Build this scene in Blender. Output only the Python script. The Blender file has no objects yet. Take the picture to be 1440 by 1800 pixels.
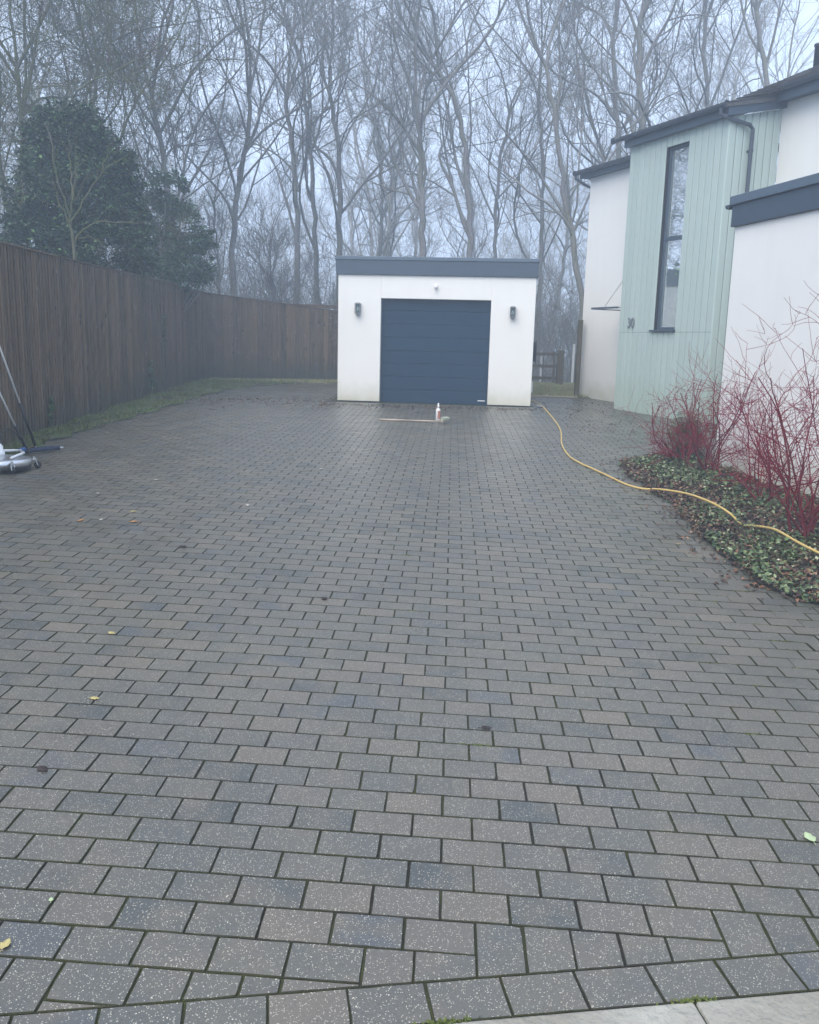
import bpy, math, random
import numpy as np
from mathutils import Vector, Matrix

random.seed(7)
SC = bpy.context.scene
COL = SC.collection

# ------------------------------------------------------------------ camera, sky, sun, exposure
CAM_Z = 1.7239
FPX = 1545.27                       # focal length in pixels of a 1440 px wide frame
RIGHT = np.array([0.9985505, 0.0480820, 0.0241874])
DOWN = np.array([0.0328149, -0.1876571, -0.9816863])
FWD = np.array([-0.0426625, 0.9810570, -0.1889629])
cam_data = bpy.data.cameras.new('camera')
cam_data.sensor_fit = 'HORIZONTAL'
cam_data.sensor_width = 36.0
cam_data.lens = FPX / 1440.0 * 36.0
cam_data.clip_start = 0.05
cam_data.clip_end = 1000.0
cam = bpy.data.objects.new('camera', cam_data)
COL.objects.link(cam)
m = Matrix.Identity(4)
for i in range(3):
    m[i][0] = RIGHT[i]; m[i][1] = -DOWN[i]; m[i][2] = -FWD[i]
m[2][3] = CAM_Z
cam.matrix_world = m
SC.camera = cam

SUN_EL, SUN_ROT = 50.0, 205.0
world = bpy.data.worlds.new('World')
SC.world = world
world.use_nodes = True
wn = world.node_tree
wn.nodes.clear()
wo = wn.nodes.new('ShaderNodeOutputWorld')
bg = wn.nodes.new('ShaderNodeBackground')
sky = wn.nodes.new('ShaderNodeTexSky')
sky.sky_type = 'NISHITA'
sky.sun_disc = False
sky.sun_elevation = math.radians(SUN_EL)
sky.sun_rotation = math.radians(SUN_ROT)
sky.air_density = 1.0
sky.dust_density = 4.0
sky.ozone_density = 1.5
mixs = wn.nodes.new('ShaderNodeMix'); mixs.data_type = 'RGBA'
mixs.inputs[0].default_value = 0.80            # the cloud deck: mostly an even pale grey-blue
mixs.inputs[7].default_value = (6.1, 7.2, 9.2, 1)
wn.links.new(sky.outputs[0], mixs.inputs[6])
wn.links.new(mixs.outputs[2], bg.inputs[0])
bg.inputs[1].default_value = 0.088
wn.links.new(bg.outputs[0], wo.inputs[0])

sun_data = bpy.data.lights.new('sun', 'SUN')
sun_data.energy = 1.5
sun_data.angle = math.radians(60)
sun_data.color = (1.0, 0.92, 0.79)
sun = bpy.data.objects.new('sun', sun_data)
COL.objects.link(sun)
a, e = math.radians(SUN_ROT), math.radians(SUN_EL)
sdir = Vector((math.sin(a) * math.cos(e), math.cos(a) * math.cos(e), math.sin(e)))
sun.rotation_euler = sdir.to_track_quat('Z', 'Y').to_euler()
sun.location = (0, 0, 30)

SC.view_settings.view_transform = 'Standard'
SC.view_settings.look = 'None'
SC.view_settings.exposure = 1.2
SC.view_settings.gamma = 1.0
SC.cycles.max_bounces = 6
SC.cycles.diffuse_bounces = 3
SC.cycles.volume_bounces = 3
SC.cycles.transparent_max_bounces = 6
HAZE_DENSITY = 0.0082


# ------------------------------------------------------------------ helpers
def sm(a, b, t):
    t = np.clip((t - a) / (b - a), 0, 1)
    return t * t * (3 - 2 * t)


def zg(x, y):
    """height of the paved ground: rises gently away from the road, with a crossfall near it"""
    x = np.asarray(x, float); y = np.asarray(y, float)
    w = 1 - sm(6, 14, y)
    return 0.02861823668 * np.clip(y, -2, 21) - 0.02425452 * w * np.clip(x, -12, 12)


def at(px, py, Y):
    """the point on the plane y = Y seen at photo position px, py"""
    d = RIGHT * (px - 720) / FPX + DOWN * (py - 900) / FPX + FWD
    t = Y / d[1]
    return np.array([0, 0, CAM_Z]) + d * t


def tag(o, label=None, cat=None, group=None, kind=None):
    if label: o['label'] = label
    if cat: o['category'] = cat
    if group: o['group'] = group
    if kind: o['kind'] = kind
    return o


def thing(name, label, cat, loc=(0, 0, 0), group=None):
    o = bpy.data.objects.new(name, None)
    COL.objects.link(o)
    o.location = loc
    o.empty_display_size = 0.2
    return tag(o, label, cat, group)


def link(name, me, mat, parent=None):
    o = bpy.data.objects.new(name, me)
    COL.objects.link(o)
    if mat is not None:
        for mm in (mat if isinstance(mat, (list, tuple)) else [mat]):
            me.materials.append(mm)
    if parent is not None:
        o.parent = parent
        # coordinates are given in world space: undo the parent's place
        q, pos = parent, Vector((0, 0, 0))
        while q is not None:
            pos += q.location
            q = q.parent
        o.location = -pos
    return o


class MB:
    def __init__(self):
        self.v = []; self.f = []; self.mi = []; self.cur = 0

    def add(self, vs, fs):
        b = len(self.v)
        self.v.extend([tuple(map(float, p)) for p in vs])
        for f in fs:
            self.f.append([b + i for i in f]); self.mi.append(self.cur)
        return self

    def box(self, x0, x1, y0, y1, z0, z1):
        P = lambda u, v, z: (u, v, z)
        return self.fbox(P, x0, x1, y0, y1, z0, z1)

    def fbox(self, P, u0, u1, v0, v1, z0, z1, ch=0.0):
        vs = [P(u0, v0, z0), P(u1, v0, z0), P(u1, v1, z0), P(u0, v1, z0), P(u0, v0, z1), P(u1, v0, z1), P(u1, v1, z1), P(u0, v1, z1)]
        return self.add(vs, [(3, 2, 1, 0), (4, 5, 6, 7), (0, 1, 5, 4), (1, 2, 6, 5), (2, 3, 7, 6), (3, 0, 4, 7)])

    def tube(self, pts, rad, sides=8, cap=True):
        pts = np.array(pts, float)
        rad = np.full(len(pts), rad, float) if np.isscalar(rad) else np.array(rad, float)
        V, F = tube_arrays(pts[None], rad[None], sides)
        self.add(V, F.tolist())
        if cap:
            n = len(self.v); k = sides
            b = n - len(pts) * k
            self.f.append([b + i for i in range(k)][::-1]); self.mi.append(self.cur)
            self.f.append([n - k + i for i in range(k)]); self.mi.append(self.cur)
        return self

    def lathe(self, prof, c, axis=(0, 0, 1), sides=24):
        """prof: list of (radius, height)"""
        ax = Vector(axis).normalized()
        q = Vector((0, 0, 1)).rotation_difference(ax)
        vs = []; fs = []
        for r, h in prof:
            for i in range(sides):
                t = 2 * math.pi * i / sides
                p = q @ Vector((r * math.cos(t), r * math.sin(t), h))
                vs.append((c[0] + p.x, c[1] + p.y, c[2] + p.z))
        for j in range(len(prof) - 1):
            for i in range(sides):
                k = (i + 1) % sides
                fs.append((j * sides + i, j * sides + k, (j + 1) * sides + k, (j + 1) * sides + i))
        fs.append(tuple(range(sides))[::-1]); fs.append(tuple((len(prof) - 1) * sides + i for i in range(sides)))
        return self.add(vs, fs)

    def build(self, name, mat, parent=None, smooth=False, bevel=0):
        me = bpy.data.meshes.new(name)
        me.from_pydata(self.v, [], self.f)
        o = link(name, me, mat, parent)
        if max(self.mi, default=0): me.polygons.foreach_set('material_index', self.mi)
        if smooth: me.polygons.foreach_set('use_smooth', [True] * len(me.polygons))
        if bevel:
            b = o.modifiers.new('bevel', 'BEVEL'); b.width = bevel; b.segments = 2; b.limit_method = 'ANGLE'
        return o


def tube_arrays(P, R, sides):
    """P (N,K,3) polylines, R (N,K) radii -> vertices, quads"""
    N, K, _ = P.shape
    T = np.empty_like(P)
    T[:, 1:-1] = P[:, 2:] - P[:, :-2]; T[:, 0] = P[:, 1] - P[:, 0]; T[:, -1] = P[:, -1] - P[:, -2]
    T /= np.linalg.norm(T, axis=2, keepdims=True) + 1e-9
    ref = np.zeros((N, 1, 3)); D = P[:, -1] - P[:, 0]; D /= np.linalg.norm(D, axis=1, keepdims=True) + 1e-9
    zz = np.abs(D[:, 2]) > 0.75
    ref[zz, 0] = (1, 0.13, 0); ref[~zz, 0] = (0, 0.1, 1)
    A = np.cross(np.broadcast_to(ref, P.shape), T); A /= np.linalg.norm(A, axis=2, keepdims=True) + 1e-9
    B = np.cross(T, A)
    ang = np.arange(sides) * 2 * np.pi / sides
    V = P[:, :, None] + R[:, :, None, None] * (A[:, :, None] * np.cos(ang)[:, None] + B[:, :, None] * np.sin(ang)[:, None])
    idx = np.arange(N * K * sides).reshape(N, K, sides)
    n = np.roll(idx, -1, axis=2)
    F = np.stack([idx[:, :-1], n[:, :-1], n[:, 1:], idx[:, 1:]], -1).reshape(-1, 4)
    return V.reshape(-1, 3), F


def mesh_arrays(name, V, F, mat, parent=None, smooth=False):
    k = F.shape[1]
    me = bpy.data.meshes.new(name)
    me.vertices.add(len(V)); me.vertices.foreach_set('co', np.asarray(V, np.float32).ravel())
    me.loops.add(F.size); me.loops.foreach_set('vertex_index', F.astype(np.int32).ravel())
    me.polygons.add(len(F)); me.polygons.foreach_set('loop_start', np.arange(0, F.size, k, dtype=np.int32))
    if smooth: me.polygons.foreach_set('use_smooth', np.ones(len(F), bool))
    me.update(calc_edges=True)
    return link(name, me, mat, parent)


def cat_arrays(L):
    V = []; F = []; b = 0
    for v, f in L:
        V.append(v); F.append(f + b); b += len(v)
    return np.concatenate(V), np.concatenate(F)


# ------------------------------------------------------------------ materials
def new_mat(name):
    mt = bpy.data.materials.new(name); mt.use_nodes = True
    nt = mt.node_tree
    return mt, nt, nt.nodes['Principled BSDF']


def N(nt, t, **kw):
    n = nt.nodes.new(t)
    for k, v in kw.items(): setattr(n, k, v)
    return n


def coords(nt, scale=(1, 1, 1)):
    tc = N(nt, 'ShaderNodeTexCoord'); mp = N(nt, 'ShaderNodeMapping')
    mp.inputs['Scale'].default_value = scale
    nt.links.new(tc.outputs['Object'], mp.inputs[0])
    return mp.outputs[0]


def noise(nt, co, scale, detail=4, rough=0.55):
    n = N(nt, 'ShaderNodeTexNoise'); n.inputs['Scale'].default_value = scale
    n.inputs['Detail'].default_value = detail; n.inputs['Roughness'].default_value = rough
    nt.links.new(co, n.inputs['Vector'])
    return n.outputs['Fac']


def ramp(nt, fac, stops):
    r = N(nt, 'ShaderNodeValToRGB'); e = r.color_ramp.elements
    while len(e) < len(stops): e.new(0.5)
    for q, (p, c) in zip(e, stops):
        q.position = p; q.color = (*c, 1) if len(c) == 3 else c
    nt.links.new(fac, r.inputs[0])
    return r.outputs[0]


def mix(nt, fac, a, b, mode='MIX'):
    n = N(nt, 'ShaderNodeMix', data_type='RGBA', blend_type=mode)
    for s, v in ((0, fac), (6, a), (7, b)):
        if hasattr(v, 'is_linked'): nt.links.new(v, n.inputs[s])
        elif isinstance(v, (int, float)): n.inputs[s].default_value = v
        else: n.inputs[s].default_value = (*v, 1)
    return n.outputs[2]


def mth(nt, op, a, b=0.0, clamp=False):
    n = N(nt, 'ShaderNodeMath', operation=op, use_clamp=clamp)
    for s, v in ((0, a), (1, b)):
        if hasattr(v, 'is_linked'): nt.links.new(v, n.inputs[s])
        else: n.inputs[s].default_value = v
    return n.outputs[0]


def maprange(nt, v, a, b, c=0.0, d=1.0):
    n = N(nt, 'ShaderNodeMapRange')
    nt.links.new(v, n.inputs[0])
    for i, q in enumerate((a, b, c, d)): n.inputs[i + 1].default_value = q
    return n.outputs[0]


def bump(nt, bs, h, strength=0.3, dist=0.01):
    b = N(nt, 'ShaderNodeBump'); b.inputs['Strength'].default_value = strength; b.inputs['Distance'].default_value = dist
    nt.links.new(h, b.inputs['Height']); nt.links.new(b.outputs[0], bs.inputs['Normal'])


def island(nt):
    return N(nt, 'ShaderNodeNewGeometry').outputs['Random Per Island']


def simple(name, col, rough=0.5, metal=0.0, var=0.12, scale=8.0, spec=0.5):
    mt, nt, bs = new_mat(name)
    co = coords(nt)
    nz = noise(nt, co, scale, 5)
    c = mix(nt, nz, [q * (1 - var) for q in col], [min(1, q * (1 + var)) for q in col])
    nt.links.new(c, bs.inputs['Base Color'])
    bs.inputs['Roughness'].default_value = rough; bs.inputs['Metallic'].default_value = metal
    bs.inputs['Specular IOR Level'].default_value = spec
    return mt


def mat_paver():
    mt, nt, bs = new_mat('granite_paver')
    co = coords(nt)
    r = island(nt)
    base = ramp(nt, r, [(0.0, (0.046, 0.052, 0.054)), (0.2, (0.076, 0.079, 0.074)), (0.42, (0.092, 0.092, 0.082)), (0.6, (0.074, 0.078, 0.076)), (0.8, (0.124, 0.108, 0.090)), (0.92, (0.092, 0.090, 0.084)), (1.0, (0.054, 0.064, 0.080))])
    # each block is mottled between a grey and a brown or blue tone
    n1 = noise(nt, co, 5.5, 3)
    base = mix(nt, maprange(nt, n1, 0.42, 0.68), base, (0.108, 0.099, 0.084))
    n2 = noise(nt, co, 1.1, 4)
    base = mix(nt, maprange(nt, n2, 0.35, 0.7, 0.0, 0.35), base, (0.062, 0.068, 0.070))
    n3 = noise(nt, co, 160, 3, 0.7)
    base = mix(nt, 0.75, base, mix(nt, n3, (0.22, 0.22, 0.22), (0.80, 0.80, 0.80)), 'OVERLAY')
    # white granite flecks
    vo = N(nt, 'ShaderNodeTexVoronoi'); vo.inputs['Scale'].default_value = 100
    vo.inputs['Randomness'].default_value = 1.0
    nt.links.new(co, vo.inputs['Vector'])
    sep = N(nt, 'ShaderNodeSeparateColor'); nt.links.new(vo.outputs['Color'], sep.inputs[0])
    size = maprange(nt, sep.outputs[0], 0.58, 1.0, 0.05, 0.21)
    fl = mth(nt, 'LESS_THAN', vo.outputs['Distance'], size)
    fl2 = mth(nt, 'MULTIPLY', fl, 0.85)
    base = mix(nt, fl2, base, (0.62, 0.60, 0.54))
    vo2 = N(nt, 'ShaderNodeTexVoronoi'); vo2.inputs['Scale'].default_value = 210
    nt.links.new(co, vo2.inputs['Vector'])
    sep2 = N(nt, 'ShaderNodeSeparateColor'); nt.links.new(vo2.outputs['Color'], sep2.inputs[0])
    f3 = mth(nt, 'MULTIPLY', mth(nt, 'LESS_THAN', vo2.outputs['Distance'], 0.33), mth(nt, 'GREATER_THAN', sep2.outputs[1], 0.72))
    base = mix(nt, mth(nt, 'MULTIPLY', f3, 0.8), base, (0.50, 0.49, 0.45))
    f4 = mth(nt, 'MULTIPLY', mth(nt, 'LESS_THAN', vo2.outputs['Distance'], 0.3), mth(nt, 'LESS_THAN', sep2.outputs[0], 0.12))
    base = mix(nt, mth(nt, 'MULTIPLY', f4, 0.8), base, (0.012, 0.012, 0.012))
    # damp algae film, strongest by the bed on the right
    sx = N(nt, 'ShaderNodeSeparateXYZ'); nt.links.new(co, sx.inputs[0])
    side = maprange(nt, sx.outputs[0], 0.9, 2.6, 0.0, 0.75)
    alg = mth(nt, 'MULTIPLY', side, maprange(nt, noise(nt, co, 1.7, 5), 0.35, 0.6))
    base = mix(nt, alg, base, (0.045, 0.050, 0.040))
    far = mth(nt, 'MULTIPLY', maprange(nt, sx.outputs[1], 14.8, 17.3, 0, 0.6), maprange(nt, noise(nt, co, 2.5, 5), 0.4, 0.6))
    base = mix(nt, far, base, (0.042, 0.045, 0.032))
    base = mix(nt, 1.0, base, (1.10, 1.045, 0.93), 'MULTIPLY')
    nt.links.new(base, bs.inputs['Base Color']); bs.inputs['Specular IOR Level'].default_value = 0.9
    nt.links.new(maprange(nt, noise(nt, co, 3.0, 4), 0.3, 0.7, 0.27, 0.48), bs.inputs['Roughness'])
    bump(nt, bs, n3, 0.6, 0.003)
    return mt


def mat_joint():
    mt, nt, bs = new_mat('mossy_joint_sand')
    co = coords(nt)
    n = noise(nt, co, 3.2, 5); n2 = noise(nt, co, 60, 3)
    c = mix(nt, maprange(nt, n, 0.42, 0.62), (0.016, 0.014, 0.011), (0.050, 0.060, 0.014))
    c = mix(nt, maprange(nt, n2, 0.4, 0.7, 0, 0.6), c, (0.030, 0.030, 0.020))
    nt.links.new(c, bs.inputs['Base Color']); bs.inputs['Roughness'].default_value = 0.95
    bump(nt, bs, n2, 0.6, 0.01)
    return mt


def mat_render():
    mt, nt, bs = new_mat('white_render')
    co = coords(nt)
    n = noise(nt, co, 1.3, 5); g = noise(nt, co, 260, 2)
    c = mix(nt, n, (0.74, 0.735, 0.71), (0.81, 0.805, 0.785))
    sx = N(nt, 'ShaderNodeSeparateXYZ'); nt.links.new(co, sx.inputs[0])
    st = noise(nt, coords(nt, (5, 5, 0.5)), 1.5, 5)
    c = mix(nt, maprange(nt, st, 0.45, 0.8, 0, 0.14), c, (0.62, 0.62, 0.58))
    # algae rising from the ground: height above the sloping paving
    h = mth(nt, 'SUBTRACT', sx.outputs[2], mth(nt, 'MULTIPLY', sx.outputs[1], 0.0286))
    hh = mth(nt, 'ADD', h, mth(nt, 'MULTIPLY', mth(nt, 'SUBTRACT', noise(nt, co, 3.5, 5), 0.5), 0.55))
    c = mix(nt, maprange(nt, hh, 0.02, 0.45, 0.6, 0.0), c, (0.46, 0.45, 0.32))
    nt.links.new(c, bs.inputs['Base Color']); bs.inputs['Roughness'].default_value = 0.9
    bs.inputs['Specular IOR Level'].default_value = 0.25
    bump(nt, bs, g, 0.5, 0.003)
    return mt


def mat_fence():
    mt, nt, bs = new_mat('stained_fence_board')
    co = coords(nt, (1, 1, 0.06)); cw = coords(nt)
    r = island(nt)
    base = ramp(nt, r, [(0, (0.034, 0.021, 0.010)), (0.22, (0.135, 0.092, 0.050)), (0.45, (0.060, 0.041, 0.024)), (0.62, (0.095, 0.063, 0.033)), (0.82, (0.165, 0.115, 0.066)), (1, (0.050, 0.037, 0.024))])
    s = noise(nt, co, 34, 5, 0.65)
    base = mix(nt, maprange(nt, s, 0.42, 0.66, 0, 0.75), base, (0.175, 0.135, 0.100))
    s2 = noise(nt, co, 60, 3, 0.6)
    base = mix(nt, maprange(nt, s2, 0.55, 0.72, 0, 0.6), base, (0.018, 0.014, 0.013))
    kn = N(nt, 'ShaderNodeTexVoronoi'); kn.inputs['Scale'].default_value = 1.0
    nt.links.new(coords(nt, (5, 5, 2.6)), kn.inputs['Vector'])
    base = mix(nt, maprange(nt, kn.outputs['Distance'], 0.10, 0.14, 0.8, 0), base, (0.015, 0.011, 0.010))
    s3 = noise(nt, coords(nt, (1, 1, 0.25)), 22, 3)
    base = mix(nt, maprange(nt, s3, 0.64, 0.72, 0, 0.6), base, (0.30, 0.25, 0.20))
    sx = N(nt, 'ShaderNodeSeparateXYZ'); nt.links.new(cw, sx.inputs[0])
    h = mth(nt, 'SUBTRACT', sx.outputs[2], mth(nt, 'MULTIPLY', sx.outputs[1], 0.0286))
    hh = mth(nt, 'ADD', h, mth(nt, 'MULTIPLY', noise(nt, cw, 2.0, 5), 0.7))
    base = mix(nt, maprange(nt, hh, 0.35, 1.0, 0.75, 0), base, (0.036, 0.046, 0.034))
    nt.links.new(base, bs.inputs['Base Color']); bs.inputs['Roughness'].default_value = 0.78
    bs.inputs['Specular IOR Level'].default_value = 0.3
    bump(nt, bs, s, 0.5, 0.004)
    return mt


def mat_clad():
    mt, nt, bs = new_mat('mint_painted_board')
    co = coords(nt, (1, 1, 0.05)); r = island(nt)
    base = mix(nt, r, (0.38, 0.465, 0.435), (0.415, 0.50, 0.47))
    base = mix(nt, maprange(nt, noise(nt, co, 20, 4), 0.4, 0.75, 0, 0.4), base, (0.35, 0.45, 0.415))
    cw = coords(nt); sx = N(nt, 'ShaderNodeSeparateXYZ'); nt.links.new(cw, sx.inputs[0])
    hh = mth(nt, 'ADD', sx.outputs[2], mth(nt, 'MULTIPLY', noise(nt, cw, 2.5, 5), 0.9))
    base = mix(nt, maprange(nt, hh, 0.9, 1.7, 0.5, 0), base, (0.30, 0.38, 0.29))
    nt.links.new(base, bs.inputs['Base Color']); bs.inputs['Roughness'].default_value = 0.55
    bump(nt, bs, noise(nt, co, 60, 3), 0.15, 0.003)
    return mt


def mat_door():
    mt, nt, bs = new_mat('anthracite_woodgrain')
    co = coords(nt, (0.12, 1, 1))
    g = noise(nt, co, 70, 4, 0.7)
    c = mix(nt, g, (0.003, 0.023, 0.050), (0.008, 0.037, 0.076))
    nt.links.new(c, bs.inputs['Base Color']); bs.inputs['Roughness'].default_value = 0.5; bs.inputs['Specular IOR Level'].default_value = 0.22
    bump(nt, bs, g, 0.35, 0.003)
    return mt


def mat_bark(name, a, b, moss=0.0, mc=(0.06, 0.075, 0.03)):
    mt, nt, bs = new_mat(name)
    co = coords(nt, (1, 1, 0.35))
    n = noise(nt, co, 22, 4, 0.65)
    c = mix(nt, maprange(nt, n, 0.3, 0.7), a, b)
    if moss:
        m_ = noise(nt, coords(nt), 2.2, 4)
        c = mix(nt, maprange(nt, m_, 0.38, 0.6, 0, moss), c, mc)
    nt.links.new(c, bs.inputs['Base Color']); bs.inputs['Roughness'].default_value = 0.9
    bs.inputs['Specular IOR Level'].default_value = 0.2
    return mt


def mat_leaf(name, stops, rough=0.45, trans=0.0):
    mt, nt, bs = new_mat(name)
    c = ramp(nt, island(nt), stops)
    nt.links.new(c, bs.inputs['Base Color']); bs.inputs['Roughness'].default_value = rough
    if trans:
        bs.inputs['Subsurface Weight'].default_value = 0.0
    return mt


def mat_grass():
    return mat_leaf('grass_blade', [(0, (0.06, 0.10, 0.022)), (0.5, (0.10, 0.145, 0.035)), (0.8, (0.14, 0.16, 0.05)), (1, (0.17, 0.14, 0.07))], 0.6)


def mat_soil(name, a, b, moss=None, scale=6):
    mt, nt, bs = new_mat(name)
    co = coords(nt)
    n = noise(nt, co, scale, 6, 0.65)
    c = mix(nt, maprange(nt, n, 0.3, 0.7), a, b)
    if moss:
        c = mix(nt, maprange(nt, noise(nt, co, 1.4, 5), 0.42, 0.6, 0, 0.85), c, moss)
    nt.links.new(c, bs.inputs['Base Color']); bs.inputs['Roughness'].default_value = 0.95
    bump(nt, bs, noise(nt, co, 35, 4), 0.8, 0.02)
    return mt


def mat_glass():
    mt, nt, bs = new_mat('window_glass')
    bs.inputs['Base Color'].default_value = (0.42, 0.54, 0.58, 1)
    bs.inputs['Roughness'].default_value = 0.02
    bs.inputs['Transmission Weight'].default_value = 0.85
    bs.inputs['IOR'].default_value = 1.36
    return mt


M = dict(
    paver=mat_paver(), paver_edge=mat_soil('shade_toned_paver_chamfer', (0.016, 0.015, 0.011), (0.050, 0.048, 0.038), (0.036, 0.040, 0.014), 14), joint=mat_joint(), render=mat_render(), fence=mat_fence(), clad=mat_clad(), door=mat_door(), glass=mat_glass(),  # paver chamfers: shade along the block edges put into the colour, tinted mossy
    anth=simple('anthracite_metal', (0.045, 0.068, 0.098), 0.45), anth_light=simple('anthracite_cap', (0.085, 0.12, 0.16), 0.35),
    gutter=simple('black_plastic_gutter', (0.040, 0.052, 0.072), 0.35), tile=simple('grey_roof_tile', (0.07, 0.068, 0.068), 0.7, var=0.4, scale=14),
    dark=simple('dark_rubber_and_groove_shade', (0.012, 0.013, 0.016), 0.55), navy=simple('navy_foam', (0.012, 0.022, 0.055), 0.8), blue=simple('blue_plastic', (0.02, 0.08, 0.25), 0.4),
    steel=simple('stainless_steel', (0.62, 0.63, 0.65), 0.28, 0.9, 0.06, 20), alu=simple('white_aluminium', (0.72, 0.74, 0.76), 0.35, 0.2, 0.05),
    white=simple('white_plastic', (0.72, 0.73, 0.74), 0.35, var=0.04), grey=simple('grey_plastic', (0.22, 0.23, 0.25), 0.5),
    orange=simple('orange_label', (0.42, 0.18, 0.13), 0.45), hose=simple('yellow_hose', (0.60, 0.43, 0.15), 0.42, var=0.18, scale=5),
    pole=simple('weathered_pole', (0.40, 0.33, 0.26), 0.6, var=0.45, scale=3), brush=simple('pale_bristle', (0.42, 0.45, 0.36), 0.8, var=0.3, scale=60),
    concrete=mat_soil('pale_concrete', (0.30, 0.29, 0.25), (0.39, 0.38, 0.335), (0.22, 0.205, 0.17), 14),
    tarmac=mat_soil('damp_tarmac', (0.070, 0.070, 0.070), (0.11, 0.108, 0.105), None, 40),
    turf=mat_soil('mossy_soil', (0.030, 0.026, 0.018), (0.06, 0.05, 0.035), (0.07, 0.11, 0.025)),
    wood_floor=mat_soil('leaf_strewn_soil', (0.035, 0.030, 0.022), (0.075, 0.062, 0.045), (0.05, 0.065, 0.03)),
    bed=mat_soil('dark_bed_soil', (0.014, 0.011, 0.009), (0.032, 0.024, 0.018), None, 20),
    bark=mat_bark('grey_bark', (0.15, 0.145, 0.15), (0.27, 0.26, 0.265), 0.45, (0.17, 0.185, 0.12)),  # grey bark, lightened so its colour carries some of the haze
    bark_far=mat_bark('haze_paled_bark', (0.30, 0.29, 0.30), (0.44, 0.43, 0.44), 0.5, (0.28, 0.30, 0.24)),  # far trees: paler still, the fade of distance haze put into the colour
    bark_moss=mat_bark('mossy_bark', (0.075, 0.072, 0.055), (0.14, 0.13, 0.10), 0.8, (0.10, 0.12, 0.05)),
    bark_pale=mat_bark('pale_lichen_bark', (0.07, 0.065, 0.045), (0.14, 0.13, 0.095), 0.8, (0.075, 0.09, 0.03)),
    red=mat_bark('crimson_stem', (0.14, 0.012, 0.024), (0.27, 0.030, 0.050)), red_old=mat_bark('dull_red_stem', (0.09, 0.018, 0.024), (0.18, 0.03, 0.045)),
    timber=mat_bark('brown_timber', (0.075, 0.055, 0.036), (0.13, 0.10, 0.065), 0.5),
    laurel=mat_leaf('dark_evergreen_leaf', [(0, (0.004, 0.018, 0.006)), (0.5, (0.010, 0.038, 0.012)), (0.82, (0.028, 0.080, 0.020)), (1, (0.085, 0.170, 0.040))], 0.5),
    holly=mat_leaf('mid_evergreen_leaf', [(0, (0.016, 0.042, 0.018)), (0.6, (0.036, 0.090, 0.036)), (1, (0.090, 0.180, 0.070))], 0.5),
    ivy=mat_leaf('ivy_leaf', [(0, (0.022, 0.048, 0.015)), (0.45, (0.065, 0.11, 0.038)), (0.75, (0.13, 0.18, 0.07)), (0.9, (0.22, 0.27, 0.13)), (1, (0.40, 0.42, 0.28))], 0.4),
    litter=mat_leaf('brown_leaf_litter', [(0, (0.030, 0.020, 0.014)), (0.5, (0.085, 0.050, 0.032)), (0.85, (0.17, 0.075, 0.038)), (1, (0.34, 0.26, 0.17))], 0.6),
    grass=mat_grass(),
    conifer=mat_leaf('olive_needle', [(0, (0.05, 0.055, 0.018)), (0.6, (0.10, 0.105, 0.03)), (1, (0.16, 0.13, 0.05))], 0.6),
    keys=mat_leaf('red_brown_seed', [(0, (0.06, 0.025, 0.022)), (1, (0.12, 0.05, 0.04))], 0.7),
)

rng = np.random.default_rng(11)

# ------------------------------------------------------------------ ground
def sheet(name, x0, x1, y0, y1, nx, ny, mat, dz, kind='structure', bumpy=0.0):
    X, Y = np.meshgrid(np.linspace(x0, x1, nx), np.linspace(y0, y1, ny))
    Z = zg(X, Y) + dz
    if bumpy: Z = Z + bumpy * (np.sin(X * 2.1 + Y) * np.cos(Y * 1.7 - X * .6)) + rng.uniform(-bumpy, bumpy, X.shape) * .5
    V = np.stack([X, Y, Z], -1).reshape(-1, 3)
    i = np.arange(nx * ny).reshape(ny, nx)
    F = np.stack([i[:-1, :-1], i[:-1, 1:], i[1:, 1:], i[1:, :-1]], -1).reshape(-1, 4)
    o = mesh_arrays(name, V, F, mat, None, True)
    o['kind'] = kind
    return o


sheet('ground', -95, 95, -40, 118, 191, 159, M['wood_floor'], -0.075)

# ------------------------------------------------------------------ block paving
BL, BW = 0.206, 0.13733
BX0, BY0 = 0.01859, 5.6726
EDGE = (np.array([-0.088, 2.042]), np.array([1.107 + 1.056, 2.294 - 1.837]))
EDGE_D = EDGE[1] / np.linalg.norm(EDGE[1]); EDGE_N = np.array([-EDGE_D[1], EDGE_D[0]])     # towards the garage


def edge_y(x):
    return EDGE[0][1] + (x - EDGE[0][0]) * EDGE_D[1] / EDGE_D[0]


def clip(poly, p, n):
    out = []
    for i in range(len(poly)):
        a_, b_ = poly[i], poly[(i + 1) % len(poly)]
        da = (a_[0] - p[0]) * n[0] + (a_[1] - p[1]) * n[1]; db = (b_[0] - p[0]) * n[0] + (b_[1] - p[1]) * n[1]
        if da >= 0: out.append(a_)
        if da * db < 0:
            t = da / (da - db); out.append((a_[0] + (b_[0] - a_[0]) * t, a_[1] + (b_[1] - a_[1]) * t))
    return out


def area(p):
    return 0.5 * abs(sum(p[i][0] * p[(i + 1) % len(p)][1] - p[(i + 1) % len(p)][0] * p[i][1] for i in range(len(p))))


bm_v = []; bm_f = []; bm_m = []
PR = random.Random(3)


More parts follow.
